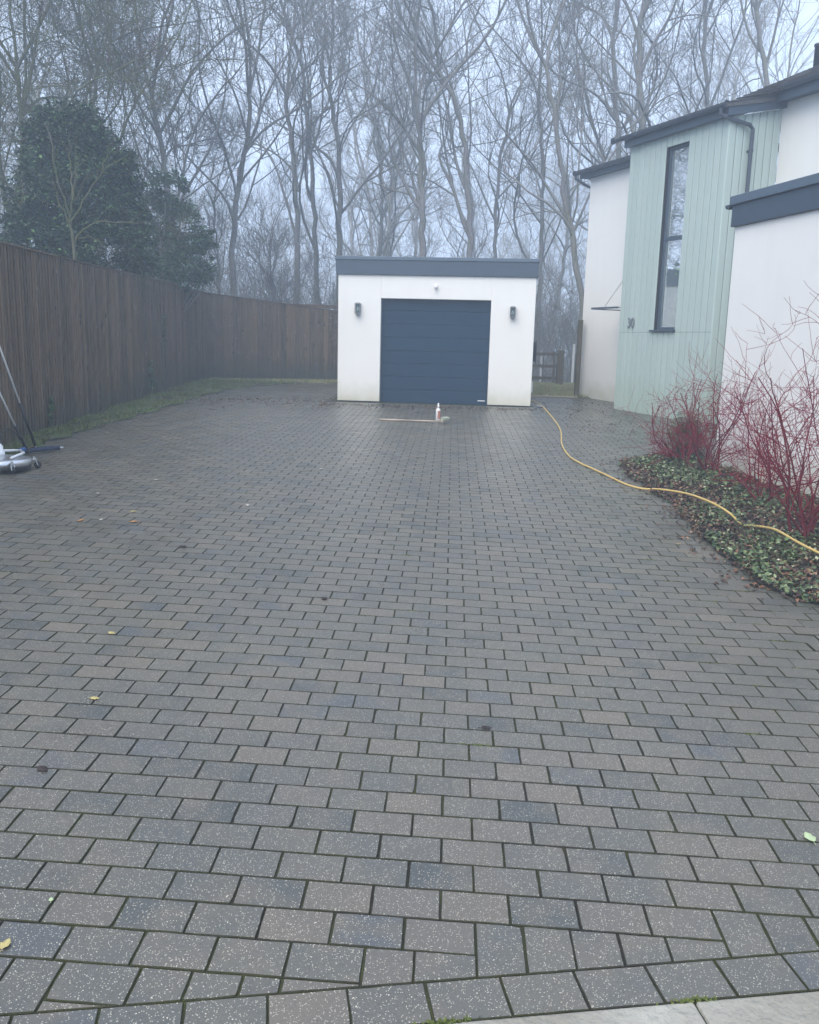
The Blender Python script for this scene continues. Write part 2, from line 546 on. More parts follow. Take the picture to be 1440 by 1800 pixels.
def add_block(poly, gap=0.0023, jit=1.0):
    """a paver: chamfered top, sides down into the joint; its outline is pulled in by the joint"""
    n = len(poly)
    cx = sum(p[0] for p in poly) / n; cy = sum(p[1] for p in poly) / n
    if cy < 7.5:                        # worn, slightly ragged edges where they can be seen
        q = []
        for i in range(n):
            a_, b_ = poly[i], poly[(i + 1) % n]
            ex, ey = b_[0] - a_[0], b_[1] - a_[1]; L_ = math.hypot(ex, ey)
            if L_ < 1e-5: continue
            k_ = 4 if L_ > .06 else 1
            chip = PR.uniform(.002, .006) if PR.random() < .06 else 0.0
            q.append((a_[0] + (cx - a_[0]) / .12 * (PR.uniform(0, .0006) + chip), a_[1] + (cy - a_[1]) / .12 * (PR.uniform(0, .0006) + chip)))
            for t_ in range(1, k_):
                u_ = (t_ + PR.uniform(-.2, .2)) / k_; d_ = PR.gauss(.0002, .00055)
                q.append((a_[0] + ex * u_ - ey / L_ * d_, a_[1] + ey * u_ + ex / L_ * d_))
        poly = q; n = len(poly)
    rot = PR.gauss(0, 0.0012) * jit; dx = PR.gauss(0, 0.0006) * jit; dy = PR.gauss(0, 0.0003) * jit
    c, s = math.cos(rot), math.sin(rot)

    def inset(d):
        res = []
        for i in range(n):
            p0, p1, p2 = poly[i - 1], poly[i], poly[(i + 1) % n]
            e1 = (p1[0] - p0[0], p1[1] - p0[1]); e2 = (p2[0] - p1[0], p2[1] - p1[1])
            l1 = math.hypot(*e1) or 1e-6; l2 = math.hypot(*e2) or 1e-6
            n1 = (-e1[1] / l1, e1[0] / l1); n2 = (-e2[1] / l2, e2[0] / l2)
            k = 1 + n1[0] * n2[0] + n1[1] * n2[1]
            k = max(k, 0.35)
            res.append((p1[0] + d * (n1[0] + n2[0]) / k, p1[1] + d * (n1[1] + n2[1]) / k))
        return res
    g = gap * PR.uniform(0.75, 1.25)
    o_ = inset(g); i_ = inset(g + 0.0024)
    tx, ty, tz = PR.gauss(0, 0.002) * jit, PR.gauss(0, 0.002) * jit, PR.gauss(0, 0.0003) * jit
    b = len(bm_v)
    for ring, dz in ((o_, -0.03), (o_, -0.0032), (i_, 0.0)):
        for x, y in ring:
            X = cx + c * (x - cx) - s * (y - cy) + dx; Y = cy + s * (x - cx) + c * (y - cy) + dy
            bm_v.append((X, Y, float(zg(X, Y)) + dz + tz + tx * (x - cx) + ty * (y - cy)))
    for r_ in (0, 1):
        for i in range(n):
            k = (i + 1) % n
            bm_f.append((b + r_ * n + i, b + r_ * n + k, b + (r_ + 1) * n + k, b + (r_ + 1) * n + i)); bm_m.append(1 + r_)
    bm_f.append(tuple(b + 2 * n + i for i in range(n))); bm_m.append(0)


covered = []


def x_limits(y):
    left = np.interp(y, [0, 8.3, 9.8, 11.2, 12.8, 18.6, 20.4, 22.9, 24], [-4.35, -4.42, -4.85, -5.2, -5.24, -5.22, -4.95, -4.2, -3.9])
    right = np.interp(y, [0, 5.4, 7.5, 10.8, 11.2, 12.4, 16, 19.5, 20.6], [4.0, 3.2, 2.5, 2.5, 3.0, 3.6, 4.6, 3.6, 3.2])
    return left, right


rows = range(-140, 34)
row_end = {}
for j in rows:
    yt = BY0 - (j - 0.5) * BW          # far edge of the row
    yb = yt - BW
    if yb < 1.0: continue
    if yt > 24.2: continue
    off = BX0 if j % 2 == 0 else BX0 + BL / 2
    xl, xr = x_limits((yt + yb) / 2)
    k = math.floor((xl - off) / BL)
    while off + k * BL < xr:
        xa = off + k * BL; xb = xa + BL; k += 1
        if yb > 17.75 and -2.36 < xb < 1.75: continue
        if yb > 17.75 and xa < -2.3 and xb > -2.36: continue
        if yb > 20.4 and xb > -2.4: continue
        if yt > 23.3 + (xa + 6.4) * .37: continue
        D = yt - edge_y((xa + xb) / 2)
        if D > 1.5 * BW: row_end[j] = xb
        if D < 0.5 * BW + 0.001 or D <= 0: continue
        if D > 1.5 * BW:
            near_bed = sm(1.3, 2.3, (xa + xb) / 2) * (1 - sm(8, 12, yb))
            add_block([(xa, yb), (xb, yb), (xb, yt), (xa, yt)], jit=1 + 4.5 * float(near_bed))
# last partial rows against the edging: blocks turned and cut
ends = sorted(row_end.items())              # (row, right end of its whole blocks)
for n_, (j, xe) in enumerate(ends):
    if xe > 4: continue
    stop = 4.4
    up_ = [e_ for q, e_ in ends if q == j - 1]
    if up_: stop = min(stop, max(up_[0], xe))
    yt = BY0 - (j - 0.5) * BW
    x = xe
    while x < stop - 0.004:
        w_ = BL if PR.random() < 0.14 else BW
        if stop - (x + w_) < 0.05: w_ = stop - x
        for lo_, hi_ in ((0, 2.4),) if w_ < BL * .99 or w_ > BL * 1.01 else ((0, 1.0), (1.0, 2.4)):
            poly = clip([(x, yt - hi_ * BW), (x + w_, yt - hi_ * BW), (x + w_, yt - lo_ * BW), (x, yt - lo_ * BW)], EDGE[0], EDGE_N)
            if len(poly) >= 3 and area(poly) > 0.0009: add_block(poly)
        x += w_
o = MB(); o.v = bm_v; o.f = bm_f; o.mi = bm_m
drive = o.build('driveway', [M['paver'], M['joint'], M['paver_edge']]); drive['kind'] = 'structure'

bm_v = []; bm_f = []; bm_m = []
# soldier row along the road edge
for k in range(-24, 24):
    p0 = EDGE[0] + EDGE_D * (k * BL + 0.07); p1 = p0 + EDGE_D * BL
    q = -EDGE_N * BW * 1.02
    add_block([tuple(p0 + q), tuple(p1 + q), tuple(p1), tuple(p0)])
o = MB(); o.v = bm_v; o.f = bm_f; o.mi = bm_m
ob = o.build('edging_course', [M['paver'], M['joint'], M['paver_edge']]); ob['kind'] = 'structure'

sheet('joint_bed', -6.2, 4.7, 0.9, 24.3, 60, 130, M['joint'], -0.0065)
# concrete road kerb, two lengths meeting under the gap of moss
kb = MB()
for k in range(-6, 6):
    p0 = EDGE[0] - EDGE_N * (BW * 1.02 + 0.004) + EDGE_D * (k * 0.915 + 0.765 + 0.003); p1 = p0 + EDGE_D * 0.909
    for a_, b_ in ((0, 1),):
        n2 = -EDGE_N * 0.15
        P_ = [p0, p1, p1 + n2, p0 + n2]
        vs = [(p[0], p[1], float(zg(*p)) - 0.12) for p in P_] + [(p[0], p[1], float(zg(*p)) + 0.004) for p in P_]
        kb.add(vs, [(0, 1, 2, 3), (7, 6, 5, 4), (0, 4, 5, 1), (1, 5, 6, 2), (2, 6, 7, 3), (3, 7, 4, 0)])
ob = kb.build('kerb', M['concrete'], bevel=0.008); ob['kind'] = 'structure'
rd = sheet('road', -20, 20, -9, 1.2, 30, 12, M['tarmac'], -0.05)




# ------------------------------------------------------------------ leaf and blade scatter
def leaves(C_, size, up=0.3, fold=0.25, wide=0.55, seed=0, flat=False):
    """C_ (N,3) centres -> folded rhombus leaves"""
    r = np.random.default_rng(seed)
    n = len(C_)
    nrm = r.normal(size=(n, 3)); nrm[:, 2] = np.abs(nrm[:, 2]) + up * 3 if up else nrm[:, 2]
    nrm /= np.linalg.norm(nrm, axis=1, keepdims=True)
    t = r.normal(size=(n, 3)); t -= nrm * (t * nrm).sum(1, keepdims=True); t /= np.linalg.norm(t, axis=1, keepdims=True)
    b = np.cross(nrm, t)
    s = (np.asarray(size) * r.uniform(0.6, 1.3, n))[:, None]
    v0 = C_ - t * s * .5; v2 = C_ + t * s * .5 - nrm * s * fold * .5
    v1 = C_ + b * s * wide * .5 + nrm * s * fold * .4; v3 = C_ - b * s * wide * .5 + nrm * s * fold * .4
    mid = C_ + t * s * 0.1
    V = np.stack([v0, v1, v2, v3, mid], 1).reshape(-1, 3)
    i = np.arange(n)[:, None] * 5
    F = np.concatenate([i + [0, 1, 4], i + [1, 2, 4], i + [2, 3, 4], i + [3, 0, 4]])
    return V, F


def blades(C_, h, seed=0, w=0.004):
    r = np.random.default_rng(seed); n = len(C_)
    d = r.normal(size=(n, 3)) * 0.45; d[:, 2] = 1; d /= np.linalg.norm(d, axis=1, keepdims=True)
    s = r.normal(size=(n, 3)); s[:, 2] = 0; s /= np.linalg.norm(s, axis=1, keepdims=True)
    hh = (h * r.uniform(0.4, 1.3, n))[:, None]
    lean = r.normal(size=(n, 3)) * 0.4; lean[:, 2] = -0.15
    V = np.stack([C_ - s * w, C_ + s * w, C_ + d * hh * .6 + s * w * .7, C_ + d * hh + lean * hh * .5, C_ + d * hh * .6 - s * w * .7], 1).reshape(-1, 3)
    i = np.arange(n)[:, None] * 5
    F = np.concatenate([i + [0, 1, 2], i + [0, 2, 4], i + [4, 2, 3]])
    return V, F


def verge_pt(y, t):
    """t = 0 at the paving, 1 at the fence"""
    l = np.interp(y, [0, 8.3, 9.8, 11.2, 12.8, 18.6, 20.4, 22.9, 24], [-4.35, -4.42, -4.85, -5.2, -5.24, -5.22, -4.95, -4.2, -3.9])
    f = fence_x(y)
    return l + (f - l) * t


def fence_x(y):
    return np.interp(y, [2, 9.9, 12, 14.3, 17, 19.8, 23.6], [-4.4, -5.25, -5.60, -5.86, -6.05, -6.25, -6.65])


# grass verge at the foot of the fence
ny, nt_ = 90, 7
ys = np.linspace(1, 23.6, ny); V = []
for y_ in ys:
    for t in np.linspace(-0.04, 1.15, nt_):
        x_ = verge_pt(y_, t) + 0.05 * math.sin(y_ * 5) * (t < 0.1)
        V.append((x_ + random.uniform(-.04, .04), y_, float(zg(x_, y_)) + 0.003 + 0.035 * math.sin(min(max(t, 0), 1) * 2.2) + random.uniform(0, 0.016)))
i = np.arange(ny * nt_).reshape(ny, nt_)
F = np.stack([i[:-1, :-1], i[1:, :-1], i[1:, 1:], i[:-1, 1:]], -1).reshape(-1, 4)
ob = mesh_arrays('verge_soil', np.array(V), F, M['turf'], None, True); ob['kind'] = 'structure'
n = 26000
yy = rng.uniform(3, 23.6, n); tt = rng.beta(1.2, 1.3, n)
keep = (np.sin(yy * 3.1 + tt * 5) + rng.normal(0, 0.7, n)) > 0.15
yy, tt = yy[keep], tt[keep]
xx = np.array([verge_pt(y_, t) for y_, t in zip(yy, tt)])
C_ = np.stack([xx, yy, zg(xx, yy) + 0.01 + 0.05 * np.sin(tt * 2.2)], 1)
VB = blades(C_, 0.06, 1, 0.006)
ob = mesh_arrays('verge_grass', VB[0], VB[1], M['grass']); tag(ob, 'short mossy grass growing along the foot of the fence', 'grass', kind='stuff')
# back lawn between garage and house, and foot of the far fence
n = 26000
xx = rng.uniform(1.75, 4.6, n); yy = rng.uniform(20.35, 27, n)
C1 = np.stack([xx, yy, zg(xx, yy) + 0.0], 1)
n = 5000
xx = rng.uniform(-6.4, -2.4, n); yy = 23.35 + (xx + 6.4) * 0.37 - rng.exponential(0.22, n)
C2 = np.stack([xx, yy, zg(xx, yy) + 0.01], 1)
VB = blades(np.concatenate([C1, C2]), 0.09, 2, 0.007)
ob = mesh_arrays('rough_grass', VB[0], VB[1], mat_leaf('pale_rough_grass', [(0, (0.17, 0.19, 0.07)), (0.5, (0.27, 0.29, 0.12)), (1, (0.42, 0.37, 0.22))], 0.7)); tag(ob, 'rough pale grass behind the garage and under the back fence', 'grass', kind='stuff')
sheet('back_lawn', 1.7, 7, 20.3, 27.5, 12, 14, M['turf'], 0.004, bumpy=0.01)

# ------------------------------------------------------------------ planting bed on the right
BEDL = np.array([(3.25, 12.0), (2.75, 11.75), (2.206, 11.193), (2.1, 10.268), (2.185, 9.306), (2.23, 8.627), (2.18, 7.797), (2.156, 6.93), (2.211, 6.536), (2.211, 6.034), (2.31, 5.774), (2.446, 5.645), (2.75, 5.35), (3.3, 5.0), (4.2, 4.6)])


def wallx(y):
    return np.interp(y, [2, 8.92, 10.82, 12.0], [5.62, 3.751, 3.237, 3.36])


def bed_left(y):
    a_ = BEDL[::-1]
    return np.interp(y, a_[:, 1], a_[:, 0])


V = []; ny, nx = 60, 12
for y_ in np.linspace(4.6, 12.0, ny):
    l = float(bed_left(y_)) + 0.02 * math.sin(y_ * 9); w_ = max(float(wallx(y_)), l + 0.02) + (0.1 if y_ < 10.8 else 0)
    for t in np.linspace(0, 1, nx):
        x_ = l + (w_ - l) * t
        V.append((x_, y_, float(zg(x_, y_)) + 0.004 + 0.045 * min(1, t * 1.6) + random.uniform(0, 0.012)))
i = np.arange(ny * nx).reshape(ny, nx)
F = np.stack([i[:-1, :-1], i[:-1, 1:], i[1:, 1:], i[1:, :-1]], -1).reshape(-1, 4)
ob = mesh_arrays('bed_soil', np.array(V), F, M['bed'], None, True); ob['kind'] = 'structure'


def bed_points(n, seed, tpow=1.0, spill=0.03):
    r = np.random.default_rng(seed)
    y_ = r.uniform(4.75, 11.9, n); t = r.random(n) ** tpow
    l = bed_left(y_) + .07 - spill - 0.03 * np.sin(y_ * 7); w_ = np.maximum(wallx(y_), l + 0.02)
    x_ = l + (w_ - l) * t
    return x_, y_, t


x_, y_, t = bed_points(24000, 5, spill=0.05)
patch = np.sin(x_ * 6 + y_ * 2.3) + np.sin(y_ * 4.1 - x_ * 3) + rng.normal(0, 0.7, len(x_))
k = (patch > 0.35) & (y_ < 11.1)
z_ = zg(x_, y_) + 0.015 + 0.045 * np.minimum(1, t * 2) + rng.uniform(0, 0.065, len(x_)) * np.minimum(1, t * 5 + .25)
small = leaves(np.stack([x_, y_, z_], 1)[k], 0.036, up=0.45, wide=0.6, seed=6)
# trailing stems with larger leaves along them
r = np.random.default_rng(61)
n = 240
vx, vy, vt = bed_points(n, 62, spill=0.0)
vy = np.minimum(vy, 11.0)
a0 = r.uniform(0, 2 * np.pi, n); K = 12
VP = np.zeros((n, K, 3)); VP[:, 0, 0] = vx; VP[:, 0, 1] = vy
for q in range(1, K):
    a0 = a0 + r.normal(0, .35, n)
    VP[:, q, 0] = VP[:, q - 1, 0] + np.cos(a0) * .045; VP[:, q, 1] = VP[:, q - 1, 1] + np.sin(a0) * .045
VP[:, :, 0] = np.maximum(VP[:, :, 0], bed_left(VP[:, :, 1]) - .06)
tt_ = np.clip((VP[:, :, 0] - bed_left(VP[:, :, 1])) / .6, 0, 1)
VP[:, :, 2] = zg(VP[:, :, 0], VP[:, :, 1]) + .03 + .05 * tt_ + r.uniform(0, .025, (n, K)) * (tt_ + .2)
pts_ = VP.reshape(-1, 3); pts_ = pts_[r.integers(0, len(pts_), 1900)] + r.normal(size=(1900, 3)) * (.022, .022, .008) + (0, 0, .015)
big = leaves(pts_, 0.045, up=0.55, wide=0.62, fold=.35, seed=63)
fr_ = r.uniform(4.8, 7.4, 1300); fx_ = bed_left(fr_) + r.exponential(.22, 1300) + .02 - .03
frn = leaves(np.stack([fx_, fr_, zg(fx_, fr_) + .02 + r.uniform(0, .05, 1300)], 1), 0.042, up=.6, wide=.66, seed=64)
V, F = cat_arrays([small, big, frn])
ob = mesh_arrays('ground_cover', V, F, M['ivy']); tag(ob, 'low variegated leafy ground cover filling the bed beside the white wall', 'ground cover', kind='stuff')
V, F = tube_arrays(VP, np.full((n, K), .0022), 4)
ob = mesh_arrays('trailing_stems', V, F, M['timber']); tag(ob, 'thin trailing stems woven through the ground cover of the bed', 'ground cover', kind='stuff')
x_, y_, t = bed_points(15000, 8, spill=0.10)
z_ = zg(x_, y_) + 0.012 + 0.045 * np.minimum(1, t * 1.8) + rng.uniform(0, 0.035, len(x_))
LV = leaves(np.stack([x_, y_, z_], 1), 0.042, up=0.9, wide=0.7, fold=0.4, seed=9)
ob = mesh_arrays('leaf_litter', LV[0], LV[1], M['litter']); tag(ob, 'brown dead leaf litter lying over the bed under the red shrubs', 'leaf litter', kind='stuff')
# crumbs of litter and moss blown against the garage, fence and house
n = 1500
pts = []
r = np.random.default_rng(21)
for _ in range(n):
    q = r.random()
    if q < 0.30: x0_, y0_ = r.uniform(-2.6, 1.9), 17.5 - abs(r.normal(0, 0.35))
    elif q < 0.62: x0_, y0_ = r.uniform(-5.3, -2.3), 17.6 + r.normal(0, 0.6)
    elif q < 0.75: x0_, y0_ = r.uniform(1.9, 3.4), r.uniform(14, 20)
    elif q < 0.88:
        y0_ = r.uniform(5.5, 12); x0_ = float(bed_left(y0_)) - abs(r.normal(0, 0.16))
    else: y0_ = r.uniform(8, 21); x0_ = float(verge_pt(y0_, r.uniform(-.1, 1)))
    if q >= .88: pts.append((x0_, y0_, float(zg(x0_, y0_)) + .055)); continue
    pts.append((x0_, y0_, float(zg(x0_, y0_)) + 0.008))
LV = leaves(np.array(pts), 0.042, up=1.5, wide=0.8, fold=0.5, seed=22)
ob = mesh_arrays('leaf_crumbs', LV[0], LV[1], M['litter']); tag(ob, 'dark crumbs of dead leaf scattered over the far paving', 'leaf litter', kind='stuff')

# moss tufts in joints near the bed
pts = []
r = np.random.default_rng(31)
for _ in range(70):
    c0 = (r.uniform(1.3, 2.2), r.uniform(4.2, 10.5)) if r.random() < .75 else (r.uniform(-3, 2), r.uniform(3, 9))
    for _ in range(r.integers(15, 60)):
        j_ = round((BY0 - c0[1]) / BW) + 0.5
        x1, y1 = c0[0] + r.normal(0, 0.035), BY0 - j_ * BW + r.normal(0, 0.006)
        pts.append((x1, y1, float(zg(x1, y1)) - 0.001))
for _ in range(420):
    s_ = r.choice([.765, .765 - .915, .1, 1.3, -.6]) + r.normal(0, .035)
    p_ = EDGE[0] - EDGE_N * (BW * 1.02 + r.normal(.002, .004)) + EDGE_D * s_
    pts.append((p_[0], p_[1], float(zg(*p_)) + .003))
LV = leaves(np.array(pts), 0.012, up=0.2, wide=0.7, fold=0.3, seed=33)
mossm = mat_leaf('bright_moss', [(0, (0.05, 0.07, 0.012)), (1, (0.12, 0.15, 0.03))], 0.8)
ob = mesh_arrays('joint_moss', LV[0], LV[1], mossm); tag(ob, 'bright green moss growing in the joints of the paving', 'moss', kind='stuff')


# ------------------------------------------------------------------ fences
def board_run(pts, tops, name, label, board=0.118, posts=False):
    """close-boarded fence along plan points, top height interpolated"""
    root = thing(name, label, 'fence', (pts[0][0], pts[0][1], float(zg(*pts[0]))))
    P_ = np.array(pts, float); seg = np.linalg.norm(np.diff(P_, axis=0), axis=1); L = np.concatenate([[0], np.cumsum(seg)])
    b = MB(); s = 0.0; R_ = random.Random(5)
    while s < L[-1] - 0.02:
        w_ = board * R_.uniform(0.97, 1.03)
        def pt(q):
            q = min(q, L[-1]); return np.array([np.interp(q, L, P_[:, 0]), np.interp(q, L, P_[:, 1])])
        a_, c_ = pt(s), pt(s + w_); d = (c_ - a_) / (np.linalg.norm(c_ - a_) + 1e-9); nn = np.array([d[1], -d[0]])   # towards the drive
        zt = float(np.interp(s + w_ / 2, L, tops)) + R_.uniform(-0.006, 0.006)
        zb = float(zg(*a_)) - 0.02
        th0, th1 = 0.004, 0.020
        j_ = R_.uniform(-0.003, 0.003)
        A = [a_ + nn * (0 + j_), a_ + nn * (th1 + j_), c_ + d * 0.012 + nn * (th0 + j_ + 0.002), c_ + d * 0.012 + nn * (-0.004 + j_)]
        vs = [(p[0], p[1], zb) for p in A] + [(p[0], p[1], zt) for p in A]
        b.add(vs, [(3, 2, 1, 0), (4, 5, 6, 7), (0, 1, 5, 4), (1, 2, 6, 5), (2, 3, 7, 6), (3, 0, 4, 7)])
        s += w_
    b.build('boards', M['fence'], root)
    cp = MB()
    k = int(L[-1] / 1.8) + 1
    for i_ in range(k):
        s0, s1 = i_ * 1.8, min((i_ + 1) * 1.8 - 0.004, L[-1])
        if s1 - s0 < 0.1: continue
        a_, c_ = pt(s0), pt(s1); d = (c_ - a_) / np.linalg.norm(c_ - a_); nn = np.array([d[1], -d[0]])
        z0, z1 = np.interp(s0, L, tops) + .008, np.interp(s1, L, tops) + .008
        vs = []
        for p, z in ((a_, z0), (c_, z1)):
            for o_, dz in ((0.034, 0), (0.034, 0.018), (-0.03, 0.026), (-0.03, 0)):
                q = p + nn * o_; vs.append((q[0], q[1], z + dz))
        cp.add(vs, [(0, 1, 5, 4), (1, 2, 6, 5), (2, 3, 7, 6), (3, 0, 4, 7), (3, 2, 1, 0), (4, 5, 6, 7)])
    cp.build('capping', M['fence'], root)
    for rz in (0.35, 1.2, 2.0):
        rl = MB()
        for i_ in range(len(pts) - 1):
            a_, c_ = P_[i_], P_[i_ + 1]; d = (c_ - a_) / np.linalg.norm(c_ - a_); nn = np.array([d[1], -d[0]])
            vs = []
            for p in (a_, c_):
                for o_, dz in ((-0.01, 0), (-0.01, 0.09), (-0.07, 0.07), (-0.07, 0)):
                    q = p + nn * o_; vs.append((q[0], q[1], float(zg(*p)) + rz + dz))
            rl.add(vs, [(0, 1, 5, 4), (1, 2, 6, 5), (2, 3, 7, 6), (3, 0, 4, 7), (3, 2, 1, 0), (4, 5, 6, 7)])
        rl.build('rail', M['fence'], root)
    return root


board_run([(-4.4, 2), (-5.25, 9.9), (-5.60, 12), (-5.86, 14.3), (-6.05, 17), (-6.25, 19.8), (-6.65, 23.5)], [2.58, 2.735, 2.79, 2.82, 2.845, 2.87, 2.90],
          'board_fence', 'tall dark brown close-boarded fence running along the left of the drive')
board_run([(-6.62, 23.52), (-6.28, 23.66), (-3.24, 24.79), (0.6, 26.2)], [2.88, 2.86, 2.52, 2.2],
          'board_fence', 'lower reddish brown board fence crossing behind the garage at the left', 0.13)

cp_ = thing('corner_post', 'dark timber post in the corner where the two board fences meet', 'post', (-6.62, 23.5, .6))
b = MB(); b.box(-6.69, -6.585, 23.44, 23.55, .5, 2.90); b.build('post_shaft', M['fence'], cp_, bevel=.006)
b = MB(); b.box(-6.70, -6.575, 23.43, 23.56, 2.902, 2.925); b.build('post_cap', M['fence'], cp_, bevel=.004)

# ------------------------------------------------------------------ garage
GA = np.array([-2.32, 18.03]); GB = np.array([1.60, 17.83])
gd = (GB - GA) / np.linalg.norm(GB - GA); gn = np.array([gd[1], -gd[0]])      # gn: towards the camera
GWID = float(np.linalg.norm(GB - GA))


def PG(u, v, z):
    p = GA + gd * u + gn * v
    return (p[0], p[1], z)


GD0, GD1, GTOP, GH = 0.865, 3.06, 2.585, 3.035
gar = thing('garage', 'small flat roofed white garage with a navy sectional door at the end of the drive', 'garage', PG(GWID / 2, 0, 0.51))
g = MB()
DEP = 5.2
g.fbox(PG, 0, GD0, -0.28, 0, 0.535, GH)
g.fbox(PG, GD1, GWID, -0.28, 0, 0.535, GH)
g.fbox(PG, GD0, GD1, -0.28, 0, GTOP, GH)
g.fbox(PG, 0, 0.25, -DEP, -0.282, 0.535, GH)
g.fbox(PG, GWID - 0.25, GWID, -DEP, -0.282, 0.535, GH)
g.fbox(PG, 0.252, GWID - 0.252, -DEP, -DEP + 0.2, 0.535, GH)
g.build('wall', M['render'], gar, bevel=0.006)
g = MB()
for u0, u1, ua, ub in ((0.012, GD0 - 0.012, .012, .24), (GD1 + 0.012, GWID - 0.012, GWID - .24, GWID - .012)):
    g = MB()
    ring = [(u0, -.015), (u1, -.015), (u1, -.27), (ub, -.27), (ub, -DEP), (ua, -DEP), (ua, -.27)] if ua < 1 else [(u0, -.015), (u1, -.015), (u1, -DEP), (ua, -DEP), (ua, -.27), (u0, -.27)]
    k = len(ring)
    g.add([PG(u, v, .40) for u, v in ring] + [PG(u, v, .533) for u, v in ring], [(i, (i + 1) % k, (i + 1) % k + k, i + k) for i in range(k)] + [tuple(range(k, 2 * k))])
    g.build('plinth', M['dark'], gar)
g = MB()
g.fbox(PG, -0.045, GWID + 0.03, -DEP - 0.04, 0.045, GH + 0.002, 3.315)
g.build('fascia', M['anth'], gar, bevel=0.004)
g = MB()
g.fbox(PG, -0.06, GWID + 0.045, -DEP - 0.055, 0.06, 3.317, 3.385)
g.build('roof_cap', M['anth_light'], gar, bevel=0.006)
dr = MB()
lines = [0.515, 0.79, 1.05, 1.313, 1.565, 1.834, 2.097, 2.358, GTOP + 0.02]
for z0, z1 in zip(lines[:-1], lines[1:]):
    u0, u1 = GD0 + 0.012, GD1 - 0.012
    vf, vb = -0.125, -0.175
    c = 0.007
    prof = [(vb, z0 + .001), (vf - c, z0 + .001), (vf, z0 + c), (vf, z1 - c), (vf - c, z1 - .001), (vb, z1 - .001)]
    vs = [PG(u0, v, z) for v, z in prof] + [PG(u1, v, z) for v, z in prof]
    k = len(prof)
    dr.add(vs, [tuple([i, (i + 1) % k, (i + 1) % k + k, i + k]) for i in range(k)] + [tuple(range(k))[::-1], tuple(range(k, 2 * k))])
door = dr.build('door', M['door'], gar)
g = MB(); g.fbox(PG, 2.86, 3.01, -0.124, -0.118, 0.592, 0.612); g.build('nameplate', M['alu'], door)
g = MB(); g.fbox(PG, GD0 + .012, GD1 - .012, -0.16, -0.13, 0.47, 0.513); g.build('door_seal', M['dark'], door)
g = MB()
g.fbox(PG, GD0 + 0.001, GD0 + 0.011, -0.2, -0.1, 0.5, GTOP - .001); g.fbox(PG, GD1 - 0.011, GD1 - 0.001, -0.2, -0.1, 0.5, GTOP - .001)
g.fbox(PG, GD0 + 0.012, GD1 - 0.012, -0.2, -0.1, GTOP - 0.014, GTOP - .001)
g.build('door_frame', M['anth'], gar)

for u, lab in ((0.41, 'grey wall lantern to the left of the navy garage door'), (3.49, 'grey wall lantern to the right of the navy garage door')):
    z0 = 2.235 if u < 2 else 2.225
    ln = thing('wall_lantern', lab, 'wall lamp', PG(u, 0, z0), 'lanterns on the garage front')
    b = MB(); b.fbox(PG, u - .045, u + .045, 0.002, .016, z0 + .03, z0 + .23); b.build('backplate', M['grey'], ln, bevel=.003)
    b = MB(); b.fbox(PG, u - .058, u + .058, .017, .125, z0 + .222, z0 + .24); b.fbox(PG, u - .04, u + .04, .03, .11, z0 + .241, z0 + .252); b.build('cap', M['grey'], ln, bevel=.003)
    b = MB()
    for a_ in (-.05, .05):
        for v in (.022, .118): b.fbox(PG, u + a_ - .006, u + a_ + .006, v - .006, v + .006, z0 + .055, z0 + .221)
    b.fbox(PG, u - .056, u + .056, .016, .124, z0 + .04, z0 + .054)
    b.lathe([(.05, 0), (.05, .01), (.03, .02), (.02, .04)][::-1], PG(u, .07, z0 + .039), (0, 0, -1), 12)
    b.build('frame', M['grey'], ln)
    b = MB(); b.lathe([(.033, .056), (.036, .1), (.036, .2), (.033, .218)], PG(u, .07, z0), (0, 0, 1), 16); b.build('glass', M['glass'], ln, True)
    b = MB(); b.lathe([(.006, 0), (.018, .02), (.022, .05), (.012, .08), (.004, .09)], PG(u, .07, z0 + .08), (0, 0, 1), 12); b.build('bulb', M['white'], ln, True)
ms = thing('motion_sensor', 'small round white sensor above the garage door', 'sensor', PG(1.96, 0, 2.83))
b = MB(); b.lathe([(.035, 0.001), (.035, .02), (.028, .026)], PG(1.96, 0, 2.84), (gn[0], gn[1], 0), 20); b.build('mount', M['white'], ms, True)
b = MB(); b.lathe([(.004, -.045), (.024, -.038), (.036, -.015), (.037, .006), (.028, .028), (.006, .036)], PG(1.96, .058, 2.822), (0.0, 0.0, 1), 20); b.build('sensor_head', M['white'], ms, True)
# hose reel on the side wall
hr = thing('hose_reel', 'dark round hose reel mounted on the side wall of the garage', 'hose reel', PG(GWID, -1.3, 1.5))
b = MB(); b.lathe([(.05, 0), (.24, 0.001), (.245, .012), (.21, .016), (.2, .09), (.24, .095), (.24, .11), (.04, .112)], PG(GWID, -1.2, 1.60), (gd[0], gd[1], 0), 32); b.build('reel', M['dark'], hr, True)
b = MB(); b.tube([PG(GWID + .05, -1.2 + .20 * math.cos(t), 1.60 + .20 * math.sin(t)) for t in np.linspace(0, 6.2, 30)], .013); b.build('wound_hose', M['dark'], hr, True)
wb = thing('junction_box', 'small white box low on the garage side wall', 'box', PG(GWID, -2.0, .75))
b = MB(); b.fbox(PG, GWID + .002, GWID + .10, -2.1, -1.95, .70, .95); bx = b.build('box_body', M['white'], wb, bevel=.01)
b = MB(); b.fbox(PG, GWID + .101, GWID + .108, -2.095, -1.955, .72, .93); b.build('lid', M['white'], wb, bevel=.002)
# drain channel beside the garage
dc = thing('drain_channel', 'dark slotted drain channel in the paving by the garage corner', 'drain', PG(GWID + .2, 0, .53))
b = MB(); b.fbox(PG, GWID + .13, GWID + .25, -1.6, .05, .46, .528); b.build('channel', M['dark'], dc)
b = MB()
for k in range(20): b.fbox(PG, GWID + .135, GWID + .245, -1.58 + k * .08, -1.53 + k * .08, .5285, .534)
b.build('grate', M['grey'], dc)

